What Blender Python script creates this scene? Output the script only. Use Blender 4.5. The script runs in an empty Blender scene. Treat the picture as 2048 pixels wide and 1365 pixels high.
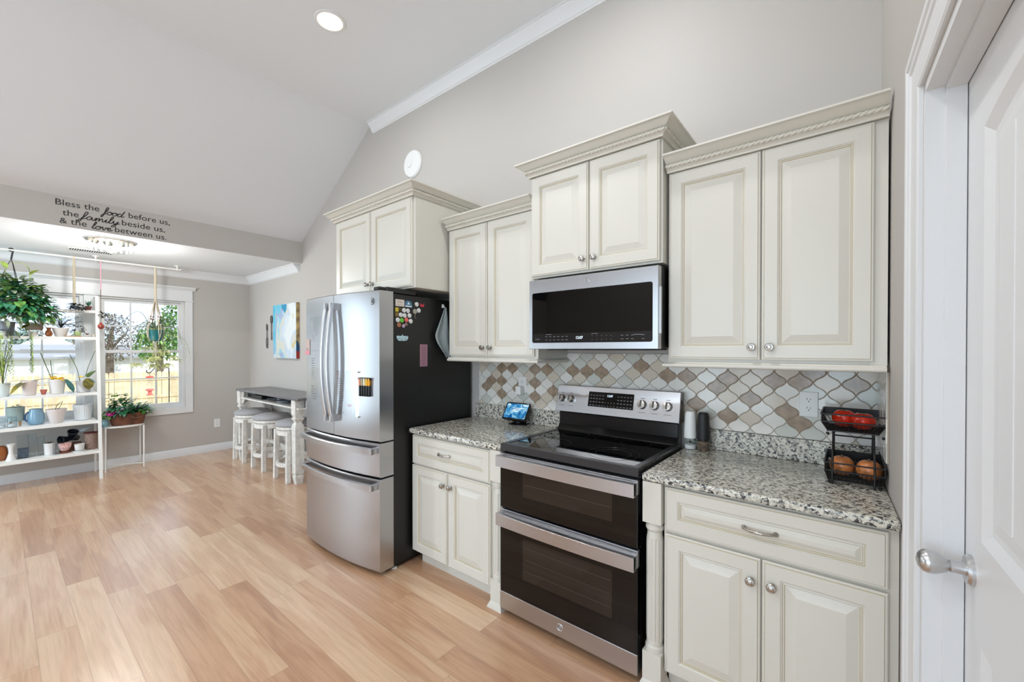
import bpy, bmesh, math, random
from math import sin, cos, pi, radians, sqrt, floor, atan2
from mathutils import Vector, Matrix

S = bpy.context.scene
COL = S.collection

# ------------------------------------------------------------------ camera
cd = bpy.data.cameras.new('camera'); cam = bpy.data.objects.new('camera', cd); COL.objects.link(cam)
cam.location = (0, -2.36, 1.43)
cam.rotation_euler = (radians(89.6), 0, radians(39))
cd.sensor_width = 36; cd.lens = 36 * 834 / 2048
cd.shift_y = 21.3 / 2048
cd.clip_start = .01; cd.clip_end = 200
S.camera = cam

# ------------------------------------------------------------------ view
S.view_settings.view_transform = 'Standard'; S.view_settings.look = 'None'
S.view_settings.gamma = 1; S.view_settings.use_curve_mapping = False
S.view_settings.exposure = 0.12
try:
    S.cycles.use_denoising = True
    S.cycles.max_bounces = 10; S.cycles.transparent_max_bounces = 24
    S.cycles.sample_clamp_indirect = 6
except Exception: pass

# ------------------------------------------------------------------ sky
W = bpy.data.worlds.new('sky'); S.world = W; W.use_nodes = True
wn = W.node_tree.nodes; wl = W.node_tree.links
bg = wn['Background']
tc = wn.new('ShaderNodeTexCoord'); nz = wn.new('ShaderNodeTexNoise'); rp = wn.new('ShaderNodeValToRGB')
nz.inputs['Scale'].default_value = 4; nz.inputs['Detail'].default_value = 5
rp.color_ramp.elements[0].position = .42; rp.color_ramp.elements[0].color = (.60, .74, .98, 1)
rp.color_ramp.elements[1].position = .58; rp.color_ramp.elements[1].color = (.93, .95, 1, 1)
wl.new(tc.outputs['Generated'], nz.inputs['Vector']); wl.new(nz.outputs['Fac'], rp.inputs['Fac'])
wl.new(rp.outputs['Color'], bg.inputs['Color']); bg.inputs['Strength'].default_value = 1.75

# ------------------------------------------------------------------ sun and lamps
def lamp(name, kind, loc, energy, color, rot=(0, 0, 0), **kw):
    d = bpy.data.lights.new(name, kind); d.energy = energy; d.color = color
    for k, v in kw.items(): setattr(d, k, v)
    o = bpy.data.objects.new(name, d); COL.objects.link(o); o.location = loc; o.rotation_euler = rot
    return o
lamp('sun', 'SUN', (0, 0, 20), 2.3, (1, .95, .87), (radians(50), 0, radians(105)), angle=.02)
WARM = (.95, .97, .99); COOL = (.64, .84, 1)
CAN = [(-2.742, -.93, 7), (-.95, -.93, 13), (-2.742, -3.1, 20), (-.95, -3.1, 13), (-2.742, -5.2, 22), (-.95, -5.2, 14)]
for x, y, e in CAN:                                  # recessed cans in the flat part of the ceiling
    lamp('recessed_lamp', 'AREA', (x, y, 3.638), e, WARM, shape='DISK', size=.15)
# added fill lights, out of view: one behind the camera, one beside the nook
lamp('window_daylight', 'AREA', (.15, -6.19, 1.5), 140, COOL, (radians(90), 0, 0), shape='RECTANGLE', size=5.2, size_y=2.3)
lamp('patio_daylight', 'AREA', (-5.85, -4.66, 1.25), 62, (.68, .86, 1), (radians(90), 0, 0), shape='RECTANGLE', size=.6, size_y=2.1)

# ------------------------------------------------------------------ mesh helpers
BASE = {}
class MB:
    def __init__(s): s.v = []; s.f = []; s.m = []
    def face(s, idx, m=0): s.f.append(tuple(idx)); s.m.append(m)
    def poly(s, pts, m=0):
        n = len(s.v); s.v += [tuple(p) for p in pts]; s.face(range(n, n + len(pts)), m)
    def box(s, x0, x1, y0, y1, z0, z1, m=0):
        x0, x1 = min(x0, x1), max(x0, x1); y0, y1 = min(y0, y1), max(y0, y1); z0, z1 = min(z0, z1), max(z0, z1)
        n = len(s.v)
        s.v += [(x, y, z) for z in (z0, z1) for y in (y0, y1) for x in (x0, x1)]
        for q in ((0, 2, 3, 1), (4, 5, 7, 6), (0, 1, 5, 4), (2, 6, 7, 3), (0, 4, 6, 2), (1, 3, 7, 5)):
            s.face([n + i for i in q], m)
        return s
    def loft(s, loops, m=0, closed=True, caps=True, mats=None):
        n0 = len(s.v); k = len(loops[0])
        for L in loops: s.v += [tuple(p) for p in L]
        for i in range(len(loops) - 1):
            for j in range(k if closed else k - 1):
                a = n0 + i * k + j; b = n0 + i * k + (j + 1) % k
                s.face((a, b, b + k, a + k), mats[i] if mats else m)
        if caps and closed:
            s.face(list(range(n0, n0 + k))[::-1], mats[0] if mats else m)
            e = n0 + (len(loops) - 1) * k
            s.face(range(e, e + k), mats[-1] if mats else m)
        return s
    def prism(s, poly, a0, a1, axis='z', m=0):
        def P(p, a):
            if axis == 'z': return (p[0], p[1], a)
            if axis == 'y': return (p[0], a, p[1])
            return (a, p[0], p[1])
        return s.loft([[P(p, a0) for p in poly], [P(p, a1) for p in poly]], m)
    def lathe(s, prof, c=(0, 0, 0), n=24, m=0, axis='z', mod=None, mats=None, caps=True):
        loops = []
        for i, (r, z) in enumerate(prof):
            L = []
            for j in range(n):
                a = 2 * pi * j / n; rr = max(r, 1e-4) * (mod(a, i) if mod else 1)
                x, y = rr * cos(a), rr * sin(a)
                if axis == 'z': L.append((c[0] + x, c[1] + y, c[2] + z))
                elif axis == 'y': L.append((c[0] + x, c[1] + z, c[2] + y))
                else: L.append((c[0] + z, c[1] + x, c[2] + y))
            loops.append(L)
        return s.loft(loops, m, caps=caps, mats=mats)
    def tube(s, pts, r, n=8, m=0, closed=False, caps=True, prof=None):
        P = [Vector(p) for p in pts]; N = len(P); loops = []
        u = None
        for i in range(N):
            if closed: t = P[(i + 1) % N] - P[i - 1]
            else: t = P[min(i + 1, N - 1)] - P[max(i - 1, 0)]
            if t.length < 1e-9: t = Vector((0, 0, 1))
            t.normalize()
            if u is None:
                u = Vector((0, 0, 1)) if abs(t.z) < .9 else Vector((0, 1, 0))
            u = (u - t * u.dot(t))
            if u.length < 1e-6: u = Vector((1, 0, 0)) - t * t.x
            u.normalize(); w = t.cross(u)
            ri = r[i] if isinstance(r, (list, tuple)) else r
            if prof: loops.append([P[i] + u * a * ri + w * b * ri for a, b in prof])
            else: loops.append([P[i] + (u * cos(2 * pi * j / n) + w * sin(2 * pi * j / n)) * ri for j in range(n)])
        if closed: loops.append(loops[0])
        return s.loft(loops, m, caps=caps and not closed)
    def ell(s, c, rx, ry, rz, n=14, k=8, m=0):
        loops = []
        for i in range(k + 1):
            t = -pi / 2 + pi * i / k; q = max(cos(t), .02)
            loops.append([(c[0] + rx * q * cos(2 * pi * j / n), c[1] + ry * q * sin(2 * pi * j / n), c[2] + rz * sin(t)) for j in range(n)])
        return s.loft(loops, m)
    def leaf(s, b, d, L, w, bend=.3, m=0, up=(0, 0, 1), fold=.2, tip=1.0):
        b = Vector(b); d = Vector(d).normalized(); up = Vector(up)
        side = d.cross(up)
        if side.length < .05: side = d.cross(Vector((1, .3, 0)))
        side.normalize(); nrm = side.cross(d).normalized()
        n0 = len(s.v); K = 4
        for i in range(K + 1):
            t = i / K; wd = w * .5 * (sin(pi * min(1, t * .86 + .1)) ** .8 if t < 1 else 0.03) * tip
            c = b + d * (L * t) - nrm * (bend * L * t * t)
            s.v += [tuple(c - side * wd + nrm * wd * fold), tuple(c), tuple(c + side * wd + nrm * wd * fold)]
        for i in range(K):
            a = n0 + 3 * i
            s.face((a, a + 1, a + 4, a + 3), m); s.face((a + 1, a + 2, a + 5, a + 4), m)
        return s
    def build(s, name, mats, parent=None, loc=None, smooth=None, bevel=0, seg=2):
        base = Vector(BASE[parent.name]) if parent else Vector(loc if loc is not None else s.center())
        me = bpy.data.meshes.new(name)
        me.from_pydata([tuple(Vector(p) - base) for p in s.v], [], s.f)
        mats = mats if isinstance(mats, (list, tuple)) else [mats]
        for mt in mats: me.materials.append(mt)
        if len(mats) > 1: me.polygons.foreach_set('material_index', s.m)
        bm = bmesh.new(); bm.from_mesh(me); bmesh.ops.recalc_face_normals(bm, faces=bm.faces); bm.to_mesh(me); bm.free()
        if smooth:
            me.polygons.foreach_set('use_smooth', [True] * len(me.polygons))
            me.set_sharp_from_angle(angle=radians(smooth))
        me.update()
        o = bpy.data.objects.new(name, me); COL.objects.link(o)
        if parent: o.parent = parent; BASE[o.name] = tuple(base)
        else: o.location = base; BASE[o.name] = tuple(base)
        if bevel:
            md = o.modifiers.new('bevel', 'BEVEL'); md.width = bevel; md.segments = seg; md.limit_method = 'ANGLE'; md.angle_limit = radians(35)
        return o
    def center(s):
        xs, ys, zs = zip(*s.v); return ((min(xs) + max(xs)) / 2, (min(ys) + max(ys)) / 2, min(zs))

def tag(o, label, cat, group=None, kind=None):
    if label: o['label'] = label
    if cat: o['category'] = cat
    if group: o['group'] = group
    if kind: o['kind'] = kind
    return o
def thing(name, label, cat, loc, rz=0, group=None, local=False):
    o = bpy.data.objects.new(name, None); COL.objects.link(o); o.empty_display_size = .05
    o.location = loc; o.rotation_euler = (0, 0, rz)
    BASE[o.name] = (0, 0, 0) if local else tuple(loc)
    return tag(o, label, cat, group)
def struct(o): o['kind'] = 'structure'; return o
def dup(root, loc, rz=None, label=None):
    c = root.copy(); COL.objects.link(c); c.location = loc
    if rz is not None: c.rotation_euler = (0, 0, rz)
    if label: c['label'] = label
    for ch in list(root.children):
        k = ch.copy(); COL.objects.link(k); k.parent = c
        for g in list(ch.children):
            q = g.copy(); COL.objects.link(q); q.parent = k
    return c
def catmull(pts, n=6):
    P = [Vector(p) for p in pts]; out = []
    for i in range(len(P) - 1):
        a = P[max(i - 1, 0)]; b = P[i]; c = P[i + 1]; d = P[min(i + 2, len(P) - 1)]
        for j in range(n):
            t = j / n
            out.append(.5 * ((2 * b) + (c - a) * t + (2 * a - 5 * b + 4 * c - d) * t * t + (3 * b - a - 3 * c + d) * t ** 3))
    out.append(P[-1]); return out
def text_mesh(txt, width=None, height=None, ext=.0006):
    """text in the xz plane facing -y, origin at left end of the baseline"""
    cu = bpy.data.curves.new('t', 'FONT'); cu.body = txt; cu.size = 1; cu.resolution_u = 3
    ob = bpy.data.objects.new('t', cu); COL.objects.link(ob)
    dg = bpy.context.evaluated_depsgraph_get(); dg.update()
    me = bpy.data.meshes.new_from_object(ob.evaluated_get(dg)); bpy.data.objects.remove(ob)
    xs = [v.co.x for v in me.vertices]; x0, x1 = min(xs), max(xs)
    k = width / (x1 - x0) if width else height; kz = height if height else k
    mb = MB(); mb.v = [((v.co.x - x0) * k, -ext, v.co.y * kz) for v in me.vertices]
    for p in me.polygons: mb.face(list(p.vertices))
    bpy.data.meshes.remove(me); return mb
def add_mesh(dst, src, f, m=0):
    n = len(dst.v); dst.v += [tuple(f(p)) for p in src.v]
    for q in src.f: dst.face([n + i for i in q], m)

# ------------------------------------------------------------------ materials
def lin(c): c /= 255; return c / 12.92 if c <= .04045 else ((c + .055) / 1.055) ** 2.4
def rgb(r, g, b): return (lin(r), lin(g), lin(b), 1)
def mat(name, c, rough=.5, metal=0, bump=0, bscale=200, emit=None, es=1, spec=.5, coat=0, vary=0, vscale=6, tr=0):
    m = bpy.data.materials.new(name); m.use_nodes = True
    N = m.node_tree.nodes; L = m.node_tree.links; p = N['Principled BSDF']
    p.inputs['Base Color'].default_value = rgb(*c); p.inputs['Roughness'].default_value = rough
    p.inputs['Metallic'].default_value = metal; p.inputs['Specular IOR Level'].default_value = spec
    p.inputs['Coat Weight'].default_value = coat
    if tr: p.inputs['Transmission Weight'].default_value = tr
    if emit: p.inputs['Emission Color'].default_value = rgb(*emit); p.inputs['Emission Strength'].default_value = es
    if bump or vary:
        t = N.new('ShaderNodeTexCoord'); n = N.new('ShaderNodeTexNoise'); L.new(t.outputs['Object'], n.inputs['Vector'])
        n.inputs['Detail'].default_value = 4
        if bump:
            n.inputs['Scale'].default_value = bscale
            b = N.new('ShaderNodeBump'); b.inputs['Strength'].default_value = bump; b.inputs['Distance'].default_value = .01
            L.new(n.outputs['Fac'], b.inputs['Height']); L.new(b.outputs['Normal'], p.inputs['Normal'])
        if vary:
            n2 = N.new('ShaderNodeTexNoise'); L.new(t.outputs['Object'], n2.inputs['Vector']); n2.inputs['Scale'].default_value = vscale
            mx = N.new('ShaderNodeMixRGB'); mx.blend_type = 'MIX'
            mx.inputs[1].default_value = rgb(*[max(0, x * (1 - vary)) for x in c]); mx.inputs[2].default_value = rgb(*[min(255, x * (1 + vary)) for x in c])
            r = N.new('ShaderNodeValToRGB'); r.color_ramp.elements[0].position = .35; r.color_ramp.elements[1].position = .65
            L.new(n2.outputs['Fac'], r.inputs['Fac']); L.new(r.outputs['Color'], mx.inputs[0]); L.new(mx.outputs[0], p.inputs['Base Color'])
    return m
def glass_mat(name, tint=(250, 252, 252), refl=1.0):
    m = bpy.data.materials.new(name); m.use_nodes = True
    N = m.node_tree.nodes; L = m.node_tree.links; N.remove(N['Principled BSDF'])
    t = N.new('ShaderNodeBsdfTransparent'); t.inputs[0].default_value = rgb(*tint)
    g = N.new('ShaderNodeBsdfGlossy'); g.inputs['Roughness'].default_value = .02
    fr = N.new('ShaderNodeFresnel'); fr.inputs[0].default_value = 1.45
    mm = N.new('ShaderNodeMath'); mm.operation = 'MULTIPLY'; gb = N.new('ShaderNodeNewGeometry'); fb = N.new('ShaderNodeMath'); fb.operation = 'MULTIPLY_ADD'; fb.inputs[1].default_value = -refl; fb.inputs[2].default_value = refl; L.new(gb.outputs['Backfacing'], fb.inputs[0]); L.new(fb.outputs[0], mm.inputs[1])
    mx = N.new('ShaderNodeMixShader'); L.new(fr.outputs[0], mm.inputs[0]); L.new(mm.outputs[0], mx.inputs[0])
    L.new(t.outputs[0], mx.inputs[1]); L.new(g.outputs[0], mx.inputs[2]); L.new(mx.outputs[0], N['Material Output'].inputs[0])
    return m
def steel_mat(name, c, rough, aniso=.75, grain='x'):
    m = mat(name, c, rough, 1)
    N = m.node_tree.nodes; L = m.node_tree.links; p = N['Principled BSDF']
    p.inputs['Anisotropic'].default_value = aniso
    tg = N.new('ShaderNodeTangent'); tg.direction_type = 'RADIAL'; tg.axis = 'Z'; L.new(tg.outputs[0], p.inputs['Tangent'])
    t = N.new('ShaderNodeTexCoord'); mp = N.new('ShaderNodeMapping'); n = N.new('ShaderNodeTexNoise')
    mp.inputs['Scale'].default_value = (3, 3, 900)
    n.inputs['Scale'].default_value = 1; n.inputs['Detail'].default_value = 3
    L.new(t.outputs['Object'], mp.inputs[0]); L.new(mp.outputs[0], n.inputs['Vector'])
    b = N.new('ShaderNodeBump'); b.inputs['Strength'].default_value = .03; b.inputs['Distance'].default_value = .002
    L.new(n.outputs['Fac'], b.inputs['Height']); L.new(b.outputs['Normal'], p.inputs['Normal'])
    return m
M = {}
M['wall'] = mat('greige_paint', (190, 185, 179), .6, bump=.04, bscale=350)
M['ceil'] = mat('ceiling_paint', (230, 233, 236), .8)
M['ceil_tex'] = mat('textured_ceiling_paint', (236, 238, 240), .8, bump=.16, bscale=90)
M['trim'] = mat('white_trim_paint', (228, 229, 230), .35)
M['cab'] = mat('cream_cabinet_paint', (217, 213, 202), .32)
M['glaze'] = mat('cream_glaze', (196, 182, 152), .4)
M['steel'] = steel_mat('brushed_steel', (188, 188, 190), .28)
M['steel2'] = mat('satin_steel', (205, 205, 206), .28, 1)
M['nickel'] = mat('nickel', (185, 182, 176), .22, 1)
M['black'] = mat('black_plastic', (18, 18, 18), .35)
M['fridge_side'] = mat('black_appliance_paint', (22, 21, 20), .42, bump=.05, bscale=500)
M['bglass'] = mat('black_glass', (9, 9, 10), .03, spec=.4)
M['wglass'] = mat('oven_window_glass', (30, 26, 23), .04, spec=.6)
M['white'] = mat('white_plastic', (236, 236, 234), .4)
M['wmetal'] = mat('white_powder_coat', (238, 237, 232), .35)
M['wire'] = mat('black_wire', (15, 15, 15), .4)
M['glow'] = mat('display_glow', (200, 225, 240), .5, emit=(215, 235, 250), es=1.6)
M['print'] = mat('grey_print', (120, 120, 122), .5)
M['darkprint'] = mat('dark_print', (70, 68, 66), .5)
M['pane'] = glass_mat('window_glass', (250, 252, 252), .7)
M['jar'] = glass_mat('clear_glass', (246, 249, 250), 1.4)
M['bulb'] = mat('lamp_glow', (255, 245, 225), .5, emit=(255, 236, 205), es=9)
M['crystal'] = mat('crystal_glow', (250, 235, 215), .3, emit=(255, 228, 190), es=1.0)
M['greyfab'] = mat('grey_fabric', (165, 164, 166), .9, bump=.2, bscale=400)
M['bardark'] = mat('dark_grey_wood_top', (112, 110, 112), .3, vary=.12, vscale=30)
M['distress'] = mat('distressed_white_paint', (226, 223, 216), .5, vary=.05, vscale=25)
M['soil'] = mat('potting_soil', (50, 38, 28), .9)
def pot(n, c, r=.4): M[n] = mat(n, c, r)
pot('whitepot', (226, 222, 218)); pot('pinkpot', (222, 209, 204)); pot('sagepot', (150, 168, 165)); pot('terra', (186, 104, 88), .7)
pot('redpot', (110, 55, 52)); pot('lime', (176, 196, 140)); pot('teal', (20, 110, 115)); pot('bluegl', (126, 160, 182), .15)
pot('amber', (150, 84, 40), .2); pot('brownpot', (120, 62, 38), .4); pot('wicker', (98, 66, 50), .7); pot('cord', (205, 192, 168), .9)
pot('pink', (226, 172, 186), .9); pot('magenta', (205, 60, 150), .8); pot('yellow', (248, 205, 25), .7); pot('mauve', (150, 110, 135), .8)
pot('darkleaf', (52, 56, 50), .5); pot('stem', (70, 92, 52), .6); pot('tomato', (205, 45, 20), .15); pot('onion', (196, 128, 74), .35)
pot('slate', (70, 80, 95), .7); pot('taupe', (165, 148, 132), .6); pot('rose', (225, 165, 160), .5); pot('brownstem', (96, 78, 60), .7)
def leafmat(n, c, v=.25): 
    M[n] = mat(n, c, .4, vary=v, vscale=14); return M[n]
leafmat('leaf', (96, 138, 68)); leafmat('leaf2', (110, 140, 62)); leafmat('leafb', (62, 118, 92)); leafmat('leafy', (160, 180, 70))
leafmat('olive', (120, 110, 36)); leafmat('fern', (58, 130, 82)); leafmat('fern2', (96, 160, 66)); leafmat('varieg', (140, 155, 130)); leafmat('spider', (196, 200, 140))
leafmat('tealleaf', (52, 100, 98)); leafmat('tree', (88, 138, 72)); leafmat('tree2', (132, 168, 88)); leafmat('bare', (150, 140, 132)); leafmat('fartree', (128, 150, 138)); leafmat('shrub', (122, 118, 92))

def granite():
    m = bpy.data.materials.new('speckled_granite'); m.use_nodes = True
    N = m.node_tree.nodes; L = m.node_tree.links; p = N['Principled BSDF']
    t = N.new('ShaderNodeTexCoord')
    def noise(sc, det, off, dist=0, sx=1):
        mp = N.new('ShaderNodeMapping'); mp.inputs['Location'].default_value = off; mp.inputs['Scale'].default_value = (sx, 1, 1)
        mp.inputs['Rotation'].default_value = (.3, .2, .5)
        n = N.new('ShaderNodeTexNoise'); n.inputs['Scale'].default_value = sc; n.inputs['Detail'].default_value = det; n.inputs['Distortion'].default_value = dist
        n.inputs['Roughness'].default_value = .62
        L.new(t.outputs['Object'], mp.inputs[0]); L.new(mp.outputs[0], n.inputs['Vector']); return n
    def ramp(n, els):
        r = N.new('ShaderNodeValToRGB'); e = r.color_ramp.elements
        e[0].position, e[0].color = els[0]; e[1].position, e[1].color = els[-1]
        for q, c in els[1:-1]: x = e.new(q); x.color = c
        L.new(n.outputs['Fac'], r.inputs['Fac']); return r
    a = ramp(noise(62, 5, (0, 0, 0), .4), [(.36, rgb(150, 148, 142)), (.47, rgb(206, 202, 188)), (.6, rgb(226, 222, 208)), (.75, rgb(186, 178, 166))])
    b = ramp(noise(95, 6, (5, 3, 1), .5, .8), [(.425, (0, 0, 0, 1)), (.475, (1, 1, 1, 1))])
    c = ramp(noise(42, 4, (9, 2, 7), .8), [(.38, (1, 1, 1, 1)), (.46, (0, 0, 0, 1))])
    mx = N.new('ShaderNodeMixRGB'); L.new(c.outputs[0], mx.inputs[0]); L.new(a.outputs[0], mx.inputs[1]); mx.inputs[2].default_value = rgb(140, 136, 128)
    m2 = N.new('ShaderNodeMixRGB'); L.new(b.outputs[0], m2.inputs[0]); m2.inputs[1].default_value = rgb(44, 44, 46); L.new(mx.outputs[0], m2.inputs[2])
    L.new(m2.outputs[0], p.inputs['Base Color']); p.inputs['Roughness'].default_value = .16
    return m
M['granite'] = granite()

def floor_mat():
    m = bpy.data.materials.new('wood_plank_floor'); m.use_nodes = True
    N = m.node_tree.nodes; L = m.node_tree.links; p = N['Principled BSDF']
    t = N.new('ShaderNodeTexCoord'); sx = N.new('ShaderNodeSeparateXYZ'); L.new(t.outputs['Object'], sx.inputs[0])
    def mt(op, a, b=None, c=None):
        n = N.new('ShaderNodeMath'); n.operation = op
        for i, v in enumerate((a, b, c)):
            if v is None: continue
            if isinstance(v, (int, float)): n.inputs[i].default_value = v
            else: L.new(v, n.inputs[i])
        return n.outputs[0]
    X, Y = sx.outputs[0], sx.outputs[1]
    PW, PL = .1415, 1.26
    yy = mt('DIVIDE', mt('ADD', Y, .975), PW); row = mt('FLOOR', yy); fy = mt('SUBTRACT', yy, row)
    wn1 = N.new('ShaderNodeTexWhiteNoise'); wn1.noise_dimensions = '1D'; L.new(row, wn1.inputs['W'])
    xx = mt('DIVIDE', mt('ADD', X, mt('MULTIPLY', wn1.outputs['Value'], PL)), PL); colm = mt('FLOOR', xx); fx = mt('SUBTRACT', xx, colm)
    cmb = N.new('ShaderNodeCombineXYZ'); L.new(row, cmb.inputs[0]); L.new(colm, cmb.inputs[1])
    wn2 = N.new('ShaderNodeTexWhiteNoise'); wn2.noise_dimensions = '3D'; L.new(cmb.outputs[0], wn2.inputs['Vector'])
    # wavy heartwood/sapwood split inside a plank
    mp = N.new('ShaderNodeMapping'); mp.inputs['Scale'].default_value = (1.3, 9, 1); 
    addv = N.new('ShaderNodeVectorMath'); addv.operation = 'ADD'; L.new(t.outputs['Object'], addv.inputs[0])
    sc = N.new('ShaderNodeVectorMath'); sc.operation = 'SCALE'; sc.inputs['Scale'].default_value = 37; L.new(wn2.outputs['Color'], sc.inputs[0]); L.new(sc.outputs[0], addv.inputs[1])
    L.new(addv.outputs[0], mp.inputs[0])
    nz = N.new('ShaderNodeTexNoise'); nz.inputs['Scale'].default_value = 1; nz.inputs['Detail'].default_value = 2; nz.inputs['Distortion'].default_value = .5; L.new(mp.outputs[0], nz.inputs['Vector'])
    r1 = N.new('ShaderNodeValToRGB'); e = r1.color_ramp.elements; e[0].position = .44; e[0].color = (0, 0, 0, 1); e[1].position = .52; e[1].color = (1, 1, 1, 1); L.new(nz.outputs['Fac'], r1.inputs['Fac'])
    v = mt('ADD', mt('MULTIPLY', wn2.outputs['Value'], .72), mt('MULTIPLY', r1.outputs['Color'], .28))
    r2 = N.new('ShaderNodeValToRGB'); e = r2.color_ramp.elements
    e[0].position = 0; e[0].color = rgb(182, 138, 106); e[1].position = 1; e[1].color = rgb(220, 188, 156)
    x = e.new(.45); x.color = rgb(202, 161, 127); L.new(v, r2.inputs['Fac'])
    mp2 = N.new('ShaderNodeMapping'); mp2.inputs['Scale'].default_value = (3, 60, 1); L.new(addv.outputs[0], mp2.inputs[0])
    g = N.new('ShaderNodeTexNoise'); g.inputs['Scale'].default_value = 1; g.inputs['Detail'].default_value = 6; g.inputs['Distortion'].default_value = .8; L.new(mp2.outputs[0], g.inputs['Vector'])
    r3 = N.new('ShaderNodeValToRGB'); e = r3.color_ramp.elements; e[0].position = .3; e[0].color = (.86, .83, .80, 1); e[1].position = .6; e[1].color = (1.03, 1.03, 1.03, 1); L.new(g.outputs['Fac'], r3.inputs['Fac'])
    mu = N.new('ShaderNodeMixRGB'); mu.blend_type = 'MULTIPLY'; mu.inputs[0].default_value = 1; L.new(r2.outputs[0], mu.inputs[1]); L.new(r3.outputs[0], mu.inputs[2])
    # seams
    s1 = mt('LESS_THAN', fy, .012); s2 = mt('LESS_THAN', fx, .0016); se = mt('MAXIMUM', s1, s2)
    mu2 = N.new('ShaderNodeMixRGB'); L.new(mt('MULTIPLY', se, .55), mu2.inputs[0]); L.new(mu.outputs[0], mu2.inputs[1]); mu2.inputs[2].default_value = rgb(120, 88, 64)
    L.new(mu2.outputs[0], p.inputs['Base Color'])
    p.inputs['Roughness'].default_value = .30; p.inputs['Specular IOR Level'].default_value = .5; p.inputs['Coat Weight'].default_value = .8; p.inputs['Coat Roughness'].default_value = .24
    bp = N.new('ShaderNodeBump'); bp.inputs['Strength'].default_value = .15; bp.inputs['Distance'].default_value = .003
    L.new(g.outputs['Fac'], bp.inputs['Height']); L.new(bp.outputs[0], p.inputs['Normal'])
    return m
M['floor'] = floor_mat()
# ================================================================== ROOM SHELL
XW = -6.91                                             # window wall
PT = -5.225                                            # header face
YB = -6.2                                              # wall behind the camera
b = MB().box(-7.06, 8, YB - .12, .12, -.1, 0); struct(b.build('floor', M['floor'], loc=(0, 0, 0)))
b = MB().box(-7.06, .4, 0, .12, 0, 3.9); struct(b.build('wall_back', M['wall']))
# window wall with one wide opening
OY0, OY1, OZ0, OZ1 = -2.62, -.775, .655, 2.06
b = MB()
b.box(-7.06, XW, OY1, 0, 0, 2.7).box(-7.06, XW, -4.6, OY0, 0, 2.7).box(-7.06, XW, OY0, OY1, 0, OZ0).box(-7.06, XW, OY0, OY1, OZ1, 2.7)
struct(b.build('wall_left', M['wall']))
# nook side wall; its unseen opening is added and sized for the fill light
b = MB(); b.box(-7.06, -6.2, -4.72, -4.6, 0, 2.7).box(-5.5, PT, -4.72, -4.6, 0, 2.7).box(-6.2, -5.5, -4.72, -4.6, 2.35, 2.7).box(-6.2, -5.5, -4.72, -4.6, 0, .15)
b.box(PT - .115, PT, -6.2, -4.6, 0, 2.7)
struct(b.build('wall_nook', M['wall']))
b = MB(); b.box(PT - .115, PT, YB, 0, 2.477, 2.76); struct(b.build('wall_header', M['wall']))
b = MB(); b.box(-5.3, -2.5, YB - .12, YB, 0, 3.9).box(2.8, 8, YB - .12, YB, 0, 3.9).box(-2.5, 2.8, YB - .12, YB, 2.7, 3.9).box(-2.5, 2.8, YB - .12, YB, 0, .3)
for x in (-.8, 1.0): b.box(x - .2, x + .2, YB - .02, YB + .03, .3, 2.7)  # unseen opening and posts, added for the fill light and its reflections
struct(b.build('wall_front', M['wall']))
b = MB(); b.box(3.0, 3.12, YB, -2.4, 0, 3.9).box(.32, 3.1, -2.5, -2.4, 0, 3.9); struct(b.build('wall_side', M['wall']))
# ceilings
b = MB(); b.box(-7.06, PT - .002, -4.7, 0, 2.475, 2.6); struct(b.build('ceiling_nook', M['ceil_tex']))
b = MB(); b.prism([(PT, 2.735), (-3.745, 3.65), (-3.745, 3.8), (PT - .1, 2.9), (PT - .1, 2.735)], YB, 0, 'y'); b.box(-3.745, 8, YB, 0, 3.65, 3.8)
struct(b.build('ceiling', M['ceil']))

# right wall: slightly out of square.  local frame: x = out of the room, y = towards the kitchen wall
RA = radians(2.27)
RW = Matrix.Translation((.1001, 0, 0)) @ Matrix.Rotation(RA, 4, 'Z')
def rw(o): o.matrix_world = RW; return o
D0, D1, DZ = -.943, -1.763, 2.064
b = MB(); b.box(0, .115, D0, .12, 0, 3.9).box(0, .115, -2.5, D1, 0, 3.9).box(0, .115, D1, D0, DZ, 3.9)
rw(struct(b.build('wall_right', M['wall'], loc=(0, 0, 0))))
# door casing, jamb and stop
def casing_prof():                                     # (away from the opening, out of wall)
    return [(0, 0), (0, .008), (.006, .011), (.02, .011), (.03, .013), (.06, .014), (.066, .018), (.078, .018), (.084, .022), (.1, .022), (.106, .018), (.106, 0)]
def frame_sweep(mb, prof, y0, y1, z1, x0=0, sgn=-1, zb=0):
    loops = []
    for (yy, zz, dy, dz) in ((y0, zb, 1, 0), (y0, z1, 1, 1), (y1, z1, -1, 1), (y1, zb, -1, 0)):
        loops.append([(x0 + sgn * o, yy + dy * a, zz + dz * a) for a, o in prof])
    mb.loft(loops)
b = MB(); frame_sweep(b, casing_prof(), D0 + .006, D1 - .006, DZ + .006); rw(struct(b.build('trim_1', M['trim'], loc=(0, 0, 0), smooth=25)))
b = MB(); b.box(0, .115, D0 - .02, D0, 0, DZ).box(0, .115, D1, D1 + .02, 0, DZ).box(0, .115, D1, D0, DZ - .02, DZ)
b.box(.033, .067, D0 - .032, D0 - .02, 0, DZ - .02).box(.033, .067, D1 + .02, D1 + .032, 0, DZ - .02).box(.033, .067, D1 + .02, D0 - .02, DZ - .032, DZ - .02)
jamb = rw(struct(b.build('trim_2', M['trim'], loc=(0, 0, 0))))
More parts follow.
